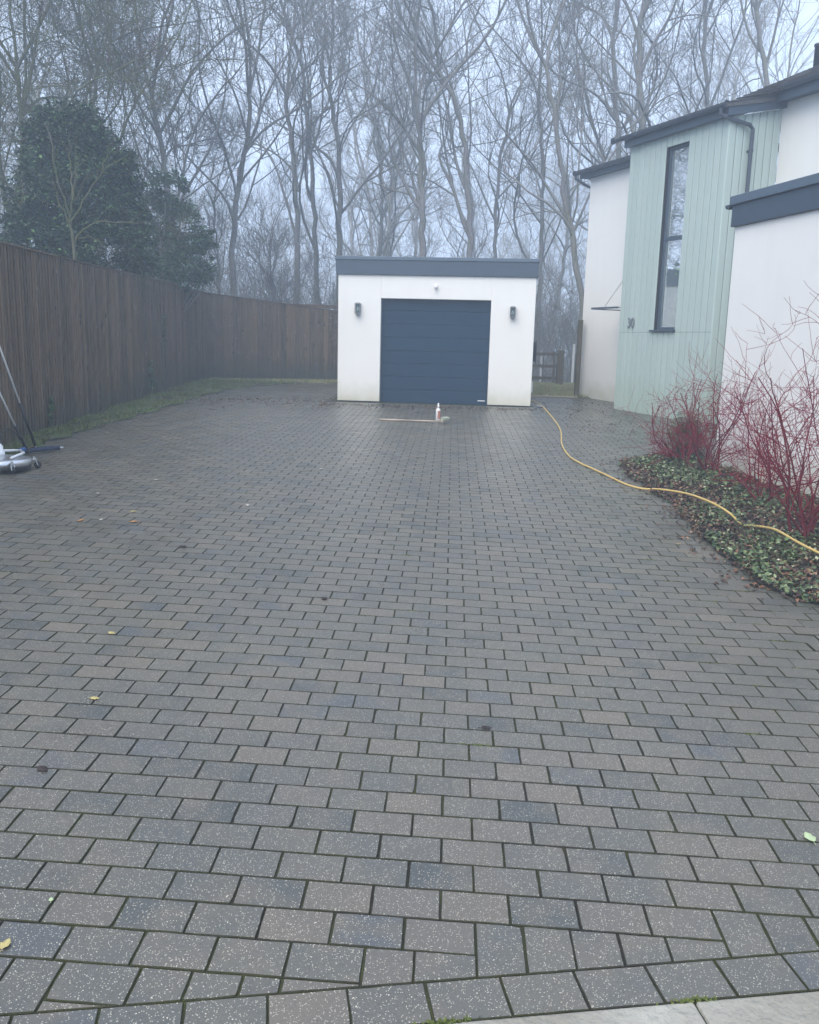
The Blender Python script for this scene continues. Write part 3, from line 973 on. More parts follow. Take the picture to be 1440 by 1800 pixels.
# ------------------------------------------------------------------ house
HA = np.array([3.293, 18.064]); hd = np.array([0.42808634, -0.90373784]); hn = np.array([-hd[1], hd[0]]) * -1   # hn: out towards the drive


def PH(u, v, z):
    p = HA + hd * u + hn * v
    return (p[0], p[1], z)


BAYW = 2.67
SOF = 5.50
house = thing('house', 'two storey white rendered house with a mint green boarded bay on the right', 'house', PH(1, 0, .5))
w = MB()
w.fbox(PH, -2.62, -0.0, -1.07, -0.87, .30, 5.42)                       # left wall
w.fbox(PH, -2.62, -2.42, -8.0, -1.072, .30, 5.42)                      # far end
w.fbox(PH, BAYW, 9.0, -1.30, -1.10, .20, 5.84)                         # right part of the long wall
w.fbox(PH, 8.8, 9.0, -8.0, -1.302, .2, 5.84)
w.fbox(PH, -2.42, 8.798, -8.0, -7.8, .2, 5.5)
w.build('wall', M['render'], house, bevel=.004)
w = MB()
w.fbox(PH, -2.60, -.01, -1.05, -.885, .2, .30)
w.build('plinth', M['dark'], house)
# sloping infill under the bay roof
# bay: backing wall round the window
U0, U1, Z0, Z1 = 1.08, 1.69, 2.075, 5.31
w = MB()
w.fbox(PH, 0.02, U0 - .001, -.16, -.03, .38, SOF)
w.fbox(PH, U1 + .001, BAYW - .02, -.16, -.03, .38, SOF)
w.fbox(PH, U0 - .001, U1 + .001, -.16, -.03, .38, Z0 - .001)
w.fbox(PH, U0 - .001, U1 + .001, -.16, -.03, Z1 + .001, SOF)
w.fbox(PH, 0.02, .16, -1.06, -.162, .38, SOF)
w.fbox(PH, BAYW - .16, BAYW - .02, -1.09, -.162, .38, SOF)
w.build('bay_frame', M['dark'], house)  # dark backing colour supplies the shade in the grooves between boards
b = MB()
BWD = 0.1575
G_ = 0.012


def vboard(P, u0, u1, vface, z0, z1, zt1=None):
    """one v-jointed vertical board, face at vface, chamfered edges"""
    zt1 = z1 if zt1 is None else zt1
    u0 += G_ / 2; u1 -= G_ / 2; c = 0.009; vb = vface - .022
    ring = [(u0, vb), (u0, vface - c), (u0 + c, vface), (u1 - c, vface), (u1, vface - c), (u1, vb)]
    vs = []
    for u, v in ring: vs.append(P(u, v, z0))
    for u, v in ring: vs.append(P(u, v, z1 + (zt1 - z1) * (u - u0) / (u1 - u0)))
    k = 6
    b.add(vs, [(i, (i + 1) % k, (i + 1) % k + k, i + k) for i in range(k)] + [tuple(range(k))[::-1], tuple(range(k, 2 * k))])


edges = [0] + [U0 - BWD * k for k in (6, 5, 4, 3, 2, 1)] + [U0]
edges = sorted(set([round(q, 4) for q in edges]))
cols = list(zip(edges[:-1], edges[1:]))
wd = (U1 - U0) / 4
winc = [(U0 + wd * k, U0 + wd * (k + 1)) for k in range(4)]
re_ = np.linspace(U1, BAYW, 7)
cols += list(zip(re_[:-1], re_[1:]))
for u0, u1 in cols:
    vboard(PH, u0, u1, 0, .50 - .03 * u0, 2.028); vboard(PH, u0, u1, 0, 2.034, SOF)
for u0, u1 in winc:
    vboard(PH, u0, u1, 0, .50 - .03 * u0, 2.028); vboard(PH, u0, u1, 0, Z1 + .002, SOF)


def PR_(q, v, z):      # the bay's right return: q runs back from the corner, v outward
    return PH(BAYW + v, -q, z)


def PL_(q, v, z):
    return PH(-v, -q, z)


for i_, q0 in enumerate(np.linspace(0.004, 1.10, 8)[:-1]):
    q1 = q0 + 1.096 / 7
    b_ = b
    vboard(PR_, q0, q1, 0.0, .45, SOF + .23 * q0, SOF + .23 * q1)
for q0 in np.linspace(0.004, .87, 6)[:-1]:
    vboard(PL_, q0, q0 + .866 / 5, 0.0, .52, SOF)
cb = b.build('cladding', M['clad'], house); cb['label'] = 'mint green vertical boards of the bay'
# window
win = MB(); fr = 0.05
vf = -.085
win.fbox(PH, U0, U0 + fr, vf - .06, vf, Z0, Z1); win.fbox(PH, U1 - fr, U1, vf - .06, vf, Z0, Z1)
win.fbox(PH, U0 + fr, U1 - fr, vf - .06, vf, Z0, Z0 + fr); win.fbox(PH, U0 + fr, U1 - fr, vf - .06, vf, Z1 - fr, Z1)
win.fbox(PH, U0 + fr, U1 - fr, vf - .06, vf, 3.68, 3.75)
wnd = win.build('window', M['anth'], house, bevel=.004); wnd['label'] = 'tall narrow dark framed window in the boarded bay'
for z0, z1 in ((Z0 + fr, 3.68), (3.75, Z1 - fr)):
    p = MB(); p.fbox(PH, U0 + fr - .002, U1 - fr + .002, vf - .036, vf - .030, z0 - .002, z1 + .002); p.build('pane', M['glass'], wnd)
p = MB(); p.fbox(PH, U0 - .05, U1 + .03, vf + .001, .055, Z0 - .035, Z0 - .002); p.build('sill', M['anth'], wnd, bevel=.004)
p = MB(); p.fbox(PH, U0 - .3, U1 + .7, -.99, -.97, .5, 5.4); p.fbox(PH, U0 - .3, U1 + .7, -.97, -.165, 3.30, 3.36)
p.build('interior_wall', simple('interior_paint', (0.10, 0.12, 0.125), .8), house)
# gutters and soffits
s = MB()
s.fbox(PH, -.05, BAYW - .03, -1.1, .10, SOF + .002, SOF + .02)
s.fbox(PH, BAYW - .028, BAYW + .06, .001, .10, SOF + .002, SOF + .02)
s.fbox(PH, -.05, BAYW + .06, .101, .118, SOF - .01, SOF + .17)
s.fbox(PH, -2.80, -.052, -1.1, -.72, 5.425, 5.44)
s.fbox(PH, -2.80, -.052, -.719, -.70, 5.41, 5.56)
s.fbox(PH, BAYW + .102, 9.1, -1.3, -.86, 5.845, 5.86)
s.fbox(PH, BAYW + .102, 9.1, -.859, -.84, 5.80, 6.01)
# raking verge of the bay roof
vs = []
for u in (BAYW + .062, BAYW + .10):
    for v, z in ((.12, SOF - .01), (.12, SOF + .20), (-1.12, SOF + .47), (-1.12, SOF + .25)): vs.append(PH(u, v, z))
s.add(vs, [(0, 1, 2, 3), (7, 6, 5, 4), (0, 4, 5, 1), (1, 5, 6, 2), (2, 6, 7, 3), (3, 7, 4, 0)])
s.build('fascia', M['anth'], house)


def gutter(u0, u1, v, z, name='gutter', par=house):
    g_ = MB(); R0, R1 = .058, .052; K = 12
    ring = [(v + R0 * math.cos(t), z - R0 * math.sin(t)) for t in np.linspace(0, math.pi, K)] + [(v + R1 * math.cos(t), z - R1 * math.sin(t)) for t in np.linspace(math.pi, 0, K)]
    k = len(ring)
    vs = [PH(u0, a_, c_) for a_, c_ in ring] + [PH(u1, a_, c_) for a_, c_ in ring]
    g_.add(vs, [(i, (i + 1) % k, (i + 1) % k + k, i + k) for i in range(k)] + [tuple(range(k))[::-1], tuple(range(k, 2 * k))])
    for u in (u0 - .006, u1):
        g_.lathe([(.06, 0), (.06, .006)], PH(u, v, z - .004), (hd[0], hd[1], 0), 20)
    u = u0 + .7
    while u < u1:
        vs = [PH(u, v + .064 * math.cos(t), z - .064 * math.sin(t)) for t in np.linspace(0, math.pi, 10)]
        g_.tube(vs, .008, 6); u += .8
    return g_.build(name, M['gutter'], par, False)


gutter(-.33, BAYW + .10, .182, SOF + .165)
gutter(-2.92, -.40, -.636, 5.55)
gutter(BAYW + .36, 9.1, -.776, 6.0)
p = MB()
p.tube([PH(BAYW - .02, .182, SOF + .12), PH(BAYW - .02, .182, SOF + .03), PH(BAYW + .03, .12, SOF - .02), PH(BAYW + .075, -.36, SOF - .10), PH(BAYW + .075, -.43, SOF - .16), PH(BAYW + .075, -.43, .5)], .034, 12)
for z in (5.0, 3.9, 2.2): p.lathe([(.042, -.02), (.042, .02)], PH(BAYW + .075, -.43, z), (0, 0, 1), 14); p.fbox(PH, BAYW + .002, BAYW + .05, -.455, -.405, z - .015, z + .015)
p.build('downpipe', M['gutter'], house, False)
p = MB()
p.tube([PH(-2.86, -.636, 5.50), PH(-2.86, -.636, 5.43), PH(-2.75, -.8, 5.30), PH(-2.68, -.95, 5.22), PH(-2.68, -.95, .5)], .034, 10)
p.build('downpipe', M['gutter'], house, False)


def roof(name, quad, th=.06, mat='tile'):
    n_ = (Vector(quad[1]) - Vector(quad[0])).cross(Vector(quad[3]) - Vector(quad[0])).normalized()
    if n_.z < 0: n_ = -n_
    r_ = MB()
    lo = [tuple(Vector(q)) for q in quad]; hi = [tuple(Vector(q) + n_ * th) for q in quad]
    r_.add(lo + hi, [(3, 2, 1, 0), (4, 5, 6, 7), (0, 1, 5, 4), (1, 2, 6, 5), (2, 3, 7, 6), (3, 0, 4, 7)])
    # tile courses: small steps
    q = [Vector(x) for x in quad]; rows_ = 14
    for i_ in range(rows_):
        f = i_ / rows_; f2 = (i_ + 1.12) / rows_
        a_ = q[0].lerp(q[3], f) + n_ * (th + .024); b__ = q[1].lerp(q[2], f) + n_ * (th + .024)
        c_ = q[1].lerp(q[2], min(f2, 1)) + n_ * (th + .004); d_ = q[0].lerp(q[3], min(f2, 1)) + n_ * (th + .004)
        dn = n_ * .018
        r_.add([a_, b__, c_, d_, a_ - dn, b__ - dn], [(0, 1, 2, 3), (4, 5, 1, 0)])
    return r_.build(name, M[mat], house)


roof('roof', [PH(-.10, .19, SOF + .11), PH(BAYW + .12, .19, SOF + .11), PH(BAYW + .12, -1.2, SOF + .39), PH(-.10, -1.2, SOF + .39)])
roof('roof', [PH(-2.9, -.62, 5.50), PH(-.11, -.62, 5.50), PH(-.11, -4.5, 6.02), PH(-2.9, -4.5, 6.02)])
rr = roof('roof', [PH(BAYW + .10, -.76, 5.94), PH(9.2, -.76, 5.94), PH(9.2, -2.6, 6.80), PH(BAYW - .2, -2.6, 6.80)])
roof('roof', [PH(BAYW + .10, .15, 5.62), PH(BAYW + .10, -1.1, 5.93), PH(6, -2.6, 6.77), PH(1.9, -2.6, 6.77)])
roof('roof', [PH(9.2, -8.3, 5.6), PH(BAYW + .02, -8.3, 5.6), PH(BAYW + .02, -2.64, 6.80), PH(9.2, -2.64, 6.80)])
for k in range(6):
    p = MB(); p.fbox(PH, 2.72 + .02 * k, 2.745 + .02 * k, -.35 - .17 * k, -.32 - .17 * k, 5.80 + .045 * k, 5.86 + .05 * k); p.build('tile_clip', M['white'], rr)
fl = MB(); fl.lathe([(.07, 0), (.07, .85), (.085, .85), (.085, .89), (.06, .9)], PH(1.75, -2.7, 6.35), (0, 0, 1), 16); fl.build('flue', M['gutter'], house, True)
# canopy in the angle of bay and wall
c = MB(); c.fbox(PH, -.95, -.02, -.86, .02, 2.505, 2.525)
can = c.build('door_canopy', M['glass'], house); can['label'] = 'flat glass canopy held by thin rods beside the bay'
c = MB(); c.fbox(PH, -.96, -.951, -.86, .03, 2.495, 2.535); c.fbox(PH, -.951, -.02, .021, .03, 2.495, 2.535); c.build('canopy_edge', M['anth'], can)
for v in (-.08, -.78):
    c = MB(); c.tube([PH(-.62, v, 2.535), PH(-.62, v, 2.57)], .012, 8); c.tube([PH(-.62, v, 2.565), PH(-.005, v, 3.10)], .006, 6); c.build('stay_rod', M['steel'], can)
# numerals
cu = bpy.data.curves.new('numerals', 'FONT'); cu.body = '30'; cu.size = .24; cu.extrude = .006; cu.bevel_depth = .0015
cu.align_x = 'CENTER'
to = bpy.data.objects.new('numerals', cu); COL.objects.link(to)
dg = bpy.context.evaluated_depsgraph_get()
me = bpy.data.meshes.new_from_object(to.evaluated_get(dg)); bpy.data.objects.remove(to)
R4 = Matrix(((hd[0], 0, hn[0], 0), (hd[1], 0, hn[1], 0), (0, 1, 0, 0), (0, 0, 0, 1)))
ctr = PH(.41, .018, 2.12)
me.transform(Matrix.Translation(ctr) @ R4 @ Matrix.Diagonal((.92, 1.12, 1, 1)))
no = link('house_number', me, simple('brushed_numeral', (.20, .22, .25), .4, .3), house); no['label'] = 'metal numerals reading 30'
# plant behind the lower pane
hp = thing('house_plant', 'leafy green house plant seen through the tall window', 'plant', PH(1.5, -.45, 3.36 - .9))
r = np.random.default_rng(5)
cc = []
for k in range(420):
    q = r.normal(size=3) * (.13, .12, .24); cc.append(PH(1.50 + q[0], -.30 + q[1] * .6, 3.12 + q[2]))
LV = leaves(np.array(cc), .075, up=0, seed=3); mesh_arrays('leaves', LV[0], LV[1], mat_leaf('houseplant_leaf', [(0, (.03, .10, .03)), (1, (.30, .52, .20))]), hp)
b = MB(); b.tube([PH(1.5, -.42, 2.60), PH(1.52, -.42, 2.9), PH(1.5, -.42, 3.2)], .012, 6); b.build('stem', M['timber'], hp)
b = MB(); b.lathe([(.06, 0), (.09, .14), (.095, .16), (.08, .162)], PH(1.5, -.42, 2.45), (0, 0, 1), 16); b.fbox(PH, 1.1, 2.0, -.9, -.17, 2.41, 2.448); b.build('pot', M['white'], hp)

# near single storey wing
NA = np.array([3.237, 10.822]); nd = np.array([3.751 - 3.237, 8.918 - 10.822]); nd /= np.linalg.norm(nd); nn_ = np.array([nd[1], -nd[0]])


def PN(u, v, z):
    p = NA + nd * u + nn_ * v
    return (p[0], p[1], z)


w = MB()
w.fbox(PN, 0, 9, -.25, 0, .285, 3.135); w.fbox(PN, 0, .25, -5, -.252, .285, 3.135)
w.build('wing_wall', M['render'], house, bevel=.006)
w = MB(); w.fbox(PN, .012, 9, -.24, .012, -.1, .284); w.build('plinth', M['dark'], house)
w = MB(); w.fbox(PN, -.03, 9, -5, .045, 3.137, 3.375); w.build('wing_fascia', M['anth'], house, bevel=.004)
w = MB(); w.fbox(PN, -.05, 9, -5.02, .075, 3.377, 3.475); w.build('wing_roof_cap', M['anth_light'], house, bevel=.006)
w = MB()
K = 10
ring = [(-.055 - .05 + .05 * math.cos(t), 3.39 - .05 * math.sin(t)) for t in np.linspace(0, math.pi, K)]
vs = [PN(u_, -4.9, z_) for u_, z_ in ring] + [PN(u_, .06, z_) for u_, z_ in ring]
w.add(vs, [(i, (i + 1) % K, (i + 1) % K + K, i + K) for i in range(K)] + [tuple(range(K))[::-1], tuple(range(K, 2 * K))])
w.build('gutter', M['gutter'], house)

# ------------------------------------------------------------------ posts, rail gate, tree guards
po = thing('timber_post', 'weathered brown timber post standing against the corner of the white house', 'post', (2.90, 20.6, .59))
b = MB(); b.box(2.84, 2.94, 20.52, 20.66, .45, 2.30); b.build('post_shaft', M['timber'], po, bevel=.008)
b = MB(); b.box(2.835, 2.945, 20.515, 20.665, 2.302, 2.325); b.build('post_cap', M['timber'], po, bevel=.006)
rg = thing('rail_fence', 'low brown post and rail fence between the garage and the house', 'fence', (2.4, 25.8, .6))
for x0, h in ((3.02, 1.62), (0.7, 1.55)):
    b = MB(); b.box(x0, x0 + .19, 25.75, 25.93, .4, h); b.build('post', M['timber'], rg, bevel=.012)
for z in (.78, 1.12, 1.46):
    b = MB(); b.box(.8, 3.0, 25.80, 25.845, z, z + .085); b.build('rail', M['timber'], rg, bevel=.006)
b = MB(); b.box(2.90, 2.96, 25.74, 25.79, .70, 1.58); b.build('brace', M['timber'], rg)
for (x0, y0, h, lab) in ((2.93, 29.5, 1.05, 'white tree guard tube seen through the rail fence'), (3.72, 27.6, 1.25, 'white tree guard tube standing right of the rail fence by the post')):
    tg = thing('tree_guard', lab, 'tree guard', (x0, y0, .55), 'tree guards on young trees')
    b = MB(); b.lathe([(.034, 0), (.038, .02), (.036, h), (.039, h + .01)], (x0, y0, .55), (0, 0, 1), 14); b.build('tube', M['white'], tg, True)
    b = MB(); b.box(x0 + .06, x0 + .085, y0, y0 + .025, .5, .55 + h * .8); b.build('stake', M['timber'], tg)


# ------------------------------------------------------------------ trees
def unit(a_):
    return a_ / (np.linalg.norm(a_, axis=-1, keepdims=True) + 1e-9)


def grow(start, dirs, length, r0, K, wob, up, r, tip=0.25, curl=0.0):
    n = len(start)
    P_ = np.empty((n, K, 3)); P_[:, 0] = start
    d = unit(dirs); step = (length / (K - 1))[:, None]
    mom = np.zeros((n, 3))
    for k in range(1, K):
        mom = mom * 0.62 + r.normal(size=(n, 3)) * wob * 0.72
        d = unit(d + mom + np.array([0, 0, up]))
        P_[:, k] = P_[:, k - 1] + d * step
    t = np.linspace(0, 1, K)[None]
    return P_, r0[:, None] * (1 - t * (1 - tip))


def spawn(P_, R_, cnt, t0, t1, ang, r, rscale=0.6, spread=0.25):
    """children along parents: start, direction, parent radius, t"""
    n, K, _ = P_.shape
    pi_ = np.repeat(np.arange(n), cnt)
    t = r.uniform(t0, t1, len(pi_)) * (K - 1); i_ = np.minimum(t.astype(int), K - 2); f = (t - i_)[:, None]
    s = P_[pi_, i_] * (1 - f) + P_[pi_, i_ + 1] * f
    T = unit(P_[pi_, i_ + 1] - P_[pi_, i_])
    rr_ = R_[pi_, i_] * (1 - f[:, 0]) + R_[pi_, i_ + 1] * f[:, 0]
    q = r.normal(size=s.shape); q = unit(q - T * (q * T).sum(1, keepdims=True))
    a_ = np.radians(ang) * r.uniform(1 - spread, 1 + spread, len(pi_))[:, None]
    return s, T * np.cos(a_) + q * np.sin(a_), rr_, t / (K - 1), pi_


def make_tree(trunk, r_base, seed, height=16.0, counts=(8, 5, 6, 4), wob=0.17, up=0.12, fork_t=0.4, side=6, spread=1.0, twig_r=0.0045, fine=True, rt=0.5):
    """trunk: (K,3) polyline. returns (trunk arrays), (branch arrays)"""
    r = np.random.default_rng(seed)
    trunk = np.asarray(trunk, float)
    # resample with small sinuous wobble
    seg = np.concatenate([[0], np.cumsum(np.linalg.norm(np.diff(trunk, axis=0), axis=1))])
    K = 26; s = np.linspace(0, seg[-1], K)
    T = np.stack([np.interp(s, seg, trunk[:, i_]) for i_ in range(3)], 1)
    ker = np.array([.25, .5, .25])
    for _ in range(2):
        T[1:-1] = .25 * T[:-2] + .5 * T[1:-1] + .25 * T[2:]
    T[1:-1, :2] += r.normal(0, 0.025, (K - 2, 2))
    tt_ = np.linspace(0, 1, K)
    R_ = r_base * (1.0 - (1 - rt) * tt_) * (1 + 0.45 * np.exp(-s / 0.35))
    TR = tube_arrays(T[None], R_[None], 9)
    out = []
    P0, R0 = T[None], R_[None]
    # main limbs: two or three forks at the top and others lower down
    top = T[-1][None]; td = unit(T[-1] - T[-3])
    nf = 3
    q = r.normal(size=(nf, 3)); q[:, 2] *= .2; q = unit(q)
    Lf = (height - T[-1, 2]) * r.uniform(0.8, 1.15, nf)
    Lf = np.maximum(Lf, 2.5)
    PF, RF = grow(np.repeat(top, nf, 0), td[None] * 1.0 + q * 0.45 * spread, Lf, np.full(nf, R_[-1] * 0.78), 16, wob * .75, up * .7, r, 0.22)
    out.append((PF, RF, 7))
    s1, d1, r1, t1, _ = spawn(P0, R0, counts[0], fork_t, 0.98, 40, r)
    L1 = (height * 0.42) * (1.15 - 0.5 * t1) * r.uniform(.55, 1.2, len(s1))
    P1, R1 = grow(s1, d1 + [0, 0, .25], L1, np.maximum(r1 * r.uniform(.35, .72, len(s1)), .02), 14, wob, up, r, 0.2)
    out.append((P1, R1, 6))
    A = [(PF, RF), (P1, R1)]
    B = []
    for (Pq, Rq), cnt in zip(A, (counts[1] + 3, counts[1])):
        s2, d2, r2, t2, pi_ = spawn(Pq, Rq, cnt, 0.15, 1.0, 42 * spread, r)
        Lp = np.linalg.norm(Pq[:, -1] - Pq[:, 0], axis=1)[pi_]
        P2, R2 = grow(s2, d2, Lp * r.uniform(.3, .62, len(s2)) * (1.15 - .5 * t2), np.maximum(r2 * .6, twig_r * 1.8), 11, wob * 1.1, up, r, 0.3)
        out.append((P2, R2, 5)); B.append((P2, R2))
    for Pq, Rq in B:
        s3, d3, r3, t3, pi_ = spawn(Pq, Rq, counts[2], 0.1, 1.0, 45 * spread, r)
        Lp = np.linalg.norm(Pq[:, -1] - Pq[:, 0], axis=1)[pi_]
        P3, R3 = grow(s3, d3, np.clip(Lp * r.uniform(.35, .7, len(s3)), .35, 2.2), np.maximum(r3 * .6, twig_r * 1.2), 8, wob * 1.2, up * 1.1, r, 0.4)
        out.append((P3, R3, 4))
        if fine:
            s4, d4, r4, t4, pi_ = spawn(P3, R3, counts[3], 0.1, 1.0, 42 * spread, r)
            P4, R4 = grow(s4, d4, r.uniform(.25, .9, len(s4)), np.full(len(s4), twig_r), 5, wob * 1.2, up * 1.3, r, 0.5)
            out.append((P4, R4, 3))
    # short epicormic twigs low on the trunk
    s5, d5, r5, t5, _ = spawn(P0, R0, 10, .12, fork_t + .2, 65, r)
    P5, R5 = grow(s5, d5, r.uniform(.6, 2.0, len(s5)), np.full(len(s5), twig_r * 1.8), 8, wob * 1.2, up, r, 0.3)
    out.append((P5, R5, 4))
    s6, d6, r6, t6, _ = spawn(P5, R5, 6, .2, 1, 45, r)
    P6, R6 = grow(s6, d6, r.uniform(.2, .8, len(s6)), np.full(len(s6), twig_r * .9), 5, wob * 1.2, up, r, 0.5)
    out.append((P6, R6, 3))
    return TR, cat_arrays([tube_arrays(*q_) for q_ in out])


def ground_trunk(pix, Y, drift=0.0):
    """trunk centreline from its photo positions, carried down to the ground"""
    pts = [at(px, py, Y + drift * k) for k, (px, py) in enumerate(pix)]
    p0 = pts[0].copy()
    z = .55
    if p0[2] > z + .3:
        d = pts[0] - pts[1]
        s_ = min(abs((p0[2] - z) / min(d[2], -.05)), 6)
        g_ = p0 + d * s_ * .5; g_[2] = z - .15
        mid = (p0 + g_) / 2
        pts = [g_, mid] + pts
    else:
        pts[0][2] = z - .15
    return np.array(pts)


HEROES = [
    # pixels (bottom to top), depth, radius, label, kwargs
    ([(413, 517), (407, 433), (417, 333), (430, 283), (440, 200), (437, 167)], 26, .17, 'bare tree with a kinked trunk rising above the left fence corner', dict(counts=(8, 5, 6, 5))),
    ([(523, 490), (523, 400), (520, 317), (510, 233), (503, 167)], 30, .19, 'straight bare tree behind the fence just left of the garage', dict()),
    ([(556, 450), (548, 300), (540, 213), (530, 110)], 33, .17, 'slim bare tree close beside the straight one left of the garage', dict()),
    ([(597, 433), (597, 300), (593, 233), (580, 167)], 31, .20, 'thick trunked bare tree above the left edge of the garage roof', dict(counts=(8, 5, 6, 5))),
    ([(742, 447), (742, 367), (741, 300), (738, 217)], 27, .21, 'upright bare tree with a high fork directly behind the garage door', dict(counts=(7, 6, 6, 5), fork_t=.6)),
    ([(828, 447), (827, 383), (820, 317), (817, 240), (800, 177), (773, 127)], 28, .19, 'bare tree whose trunk bends left behind the garage roof', dict(counts=(8, 6, 6, 5))),
    ([(1023, 520), (1010, 450), (1007, 400), (990, 350), (985, 283), (980, 233), (970, 167), (960, 117)], 24, .15, 'near bare tree with a long leaning trunk left of the house corner', dict(counts=(8, 6, 6, 5))),
    ([(950, 480), (953, 380), (955, 300), (948, 210)], 35, .17, 'faint bare tree between the garage and the leaning tree', dict()),
    ([(1088, 260), (1083, 167), (1077, 67)], 31, .20, 'bare tree rising behind the left end of the house gutter', dict()),
    ([(1130, 233), (1127, 167), (1120, 83), (1127, 30)], 27, .22, 'thick bare tree rising behind the green bay roof', dict(counts=(8, 5, 6, 5))),
    ([(1062, 275), (1040, 217), (1027, 150)], 34, .15, 'thin bare tree curving left above the house corner', dict()),
    ([(1350, 140), (1340, 80), (1330, 20)], 27, .18, 'bare tree standing behind the tiled roof of the house', dict()),
    ([(1245, 180), (1235, 100), (1240, 40)], 31, .19, 'bare tree seen over the downpipe of the bay', dict()),
    ([(296, 480), (293, 307), (283, 250), (267, 167)], 24, .16, 'bare tree rising behind the lighter evergreen', dict(counts=(12, 8, 8, 6), fork_t=.35)),
    ([(28, 440), (34, 330), (40, 220), (30, 120)], 19, .13, 'mossy bare tree at the far left behind the dark evergreen', dict(counts=(14, 8, 7, 6), fork_t=.25, spread=1.25, up=.04, twig_r=.005)),
    ([(150, 440), (148, 300), (160, 200), (172, 120)], 21.5, .12, 'twiggy bare tree growing up behind the dark evergreen', dict(counts=(14, 8, 7, 6), fork_t=.3, spread=1.2, up=.05, twig_r=.005)),
    ([(385, 500), (382, 430), (375, 360)], 26, .07, 'thin dark sapling leaning beside the lighter evergreen', dict(counts=(8, 4, 5, 4), height=8)),
    ([(668, 450), (672, 330), (665, 240)], 38, .17, 'pale bare tree left of the high forked tree behind the garage', dict()),
    ([(870, 450), (872, 360), (880, 270), (895, 200)], 33, .14, 'slim bare tree behind the right part of the garage roof', dict()),
    ([(482, 530), (478, 490), (474, 450)], 31, .08, 'small twiggy tree beyond the fence between two taller trunks', dict(height=8.2, counts=(14, 5, 6, 5), fork_t=.05, up=.13, spread=.8)),
]
for i_, (pix, Y, rad, lab, kw) in enumerate(HEROES):
    tr = ground_trunk(pix, Y)
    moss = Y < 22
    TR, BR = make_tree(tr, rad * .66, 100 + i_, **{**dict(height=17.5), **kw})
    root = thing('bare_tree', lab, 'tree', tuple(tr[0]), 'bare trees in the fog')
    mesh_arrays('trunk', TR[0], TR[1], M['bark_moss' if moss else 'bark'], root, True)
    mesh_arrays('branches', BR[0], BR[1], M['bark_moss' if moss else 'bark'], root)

# hanging seed bunches in the left tree
for k, (px, py) in enumerate([(270, 78), (293, 85), (250, 95), (118, 110), (72, 25), (193, 105)]):
    c0 = at(px, py, 18.5)
    r = np.random.default_rng(k)
    cc = c0 + r.normal(size=(160, 3)) * (.06, .06, .14)
    LV = leaves(cc, .045, up=0, wide=.3, seed=k)
    ob = mesh_arrays('seed_bunch', LV[0], LV[1], M['keys'])
    if k == 0: pos_lab = 'red brown bunch of seeds hanging in the bare twigs at the upper left'
    tag(ob, 'red brown bunch of seeds hanging in the bare twigs at the upper left', 'seed bunch', 'seed bunches in the left trees')

# background wood: five builds, copied
protos = []
for k in range(6):
    r = random.Random(50 + k)
    x, y = 0, 0; pts = [(0, 0, -.3)]
    vx = r.uniform(-.05, .05)
    for z in np.linspace(1, r.uniform(7.5, 10), 8):
        vx += r.uniform(-.09, .09); x += vx * 1.2; y += r.uniform(-.1, .1)
        pts.append((x, y, z))
    TR, BR = make_tree(np.array(pts), r.uniform(.09, .14), 900 + k, height=r.uniform(15, 19), counts=(8, 5, 5, 4), twig_r=.006)
    protos.append((TR, BR))
spots = []
R_ = random.Random(77)
tries = 0
while len(spots) < 52 and tries < 4000:
    tries += 1
    Y = 33 + 70 * R_.random() ** 1.15
    X = R_.uniform(-.62, .60) * Y - .04 * Y
    if all((X - a_) ** 2 + (Y - b_) ** 2 > (1.7 + .02 * Y) ** 2 for a_, b_ in spots): spots.append((X, Y))
while len(spots) < 96:
    Y = 58 + 52 * R_.random()
    X = R_.uniform(-.56, .50) * Y
    if all((X - a_) ** 2 + (Y - b_) ** 2 > 2.2 ** 2 for a_, b_ in spots): spots.append((X, Y))
for X, Y in ((-17, 24), (-21, 30), (-26, 27), (-19, 36), (-29, 36), (-34, 30), (-25, 44), (-36, 42), (-43, 37), (-15, 30)): spots.append((X, Y))
proot = [None] * 6


def far_label(X, Y):
    px = 720 + FPX * (X * RIGHT[0] + Y * RIGHT[1]) / (X * FWD[0] + Y * FWD[1])
    side = ('left of the garage' if px < 590 else 'behind the garage' if px < 945 else 'between garage and house' if px < 1040 else 'above the house roof')
    dep = ('grey' if Y < 44 else 'faint' if Y < 58 else 'barely visible')
    return f'{dep} slender bare tree deep in the fog {side}', f'{dep} bare trees in the fog {side}'


for k, (X, Y) in enumerate(spots):
    q = k % 6
    lab, grp = far_label(X, Y)
    if proot[q] is None:
        root = thing('bare_tree', lab, 'tree', (0, 0, 0), grp)
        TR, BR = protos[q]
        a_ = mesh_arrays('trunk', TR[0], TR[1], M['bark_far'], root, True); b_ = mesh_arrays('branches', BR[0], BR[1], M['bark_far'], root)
        proot[q] = (root, a_, b_)
    else:
        src, a_, b_ = proot[q]
        root = src.copy(); COL.objects.link(root)
        for ch in (a_, b_):
            c_ = ch.copy(); COL.objects.link(c_); c_.parent = root
        root['label'] = lab; root['group'] = grp
    root.location = (X, Y, .52)
    root.rotation_euler = (0, 0, R_.uniform(0, 6.28))
    s_ = R_.uniform(.85, 1.1); root.scale = (s_, s_, s_)

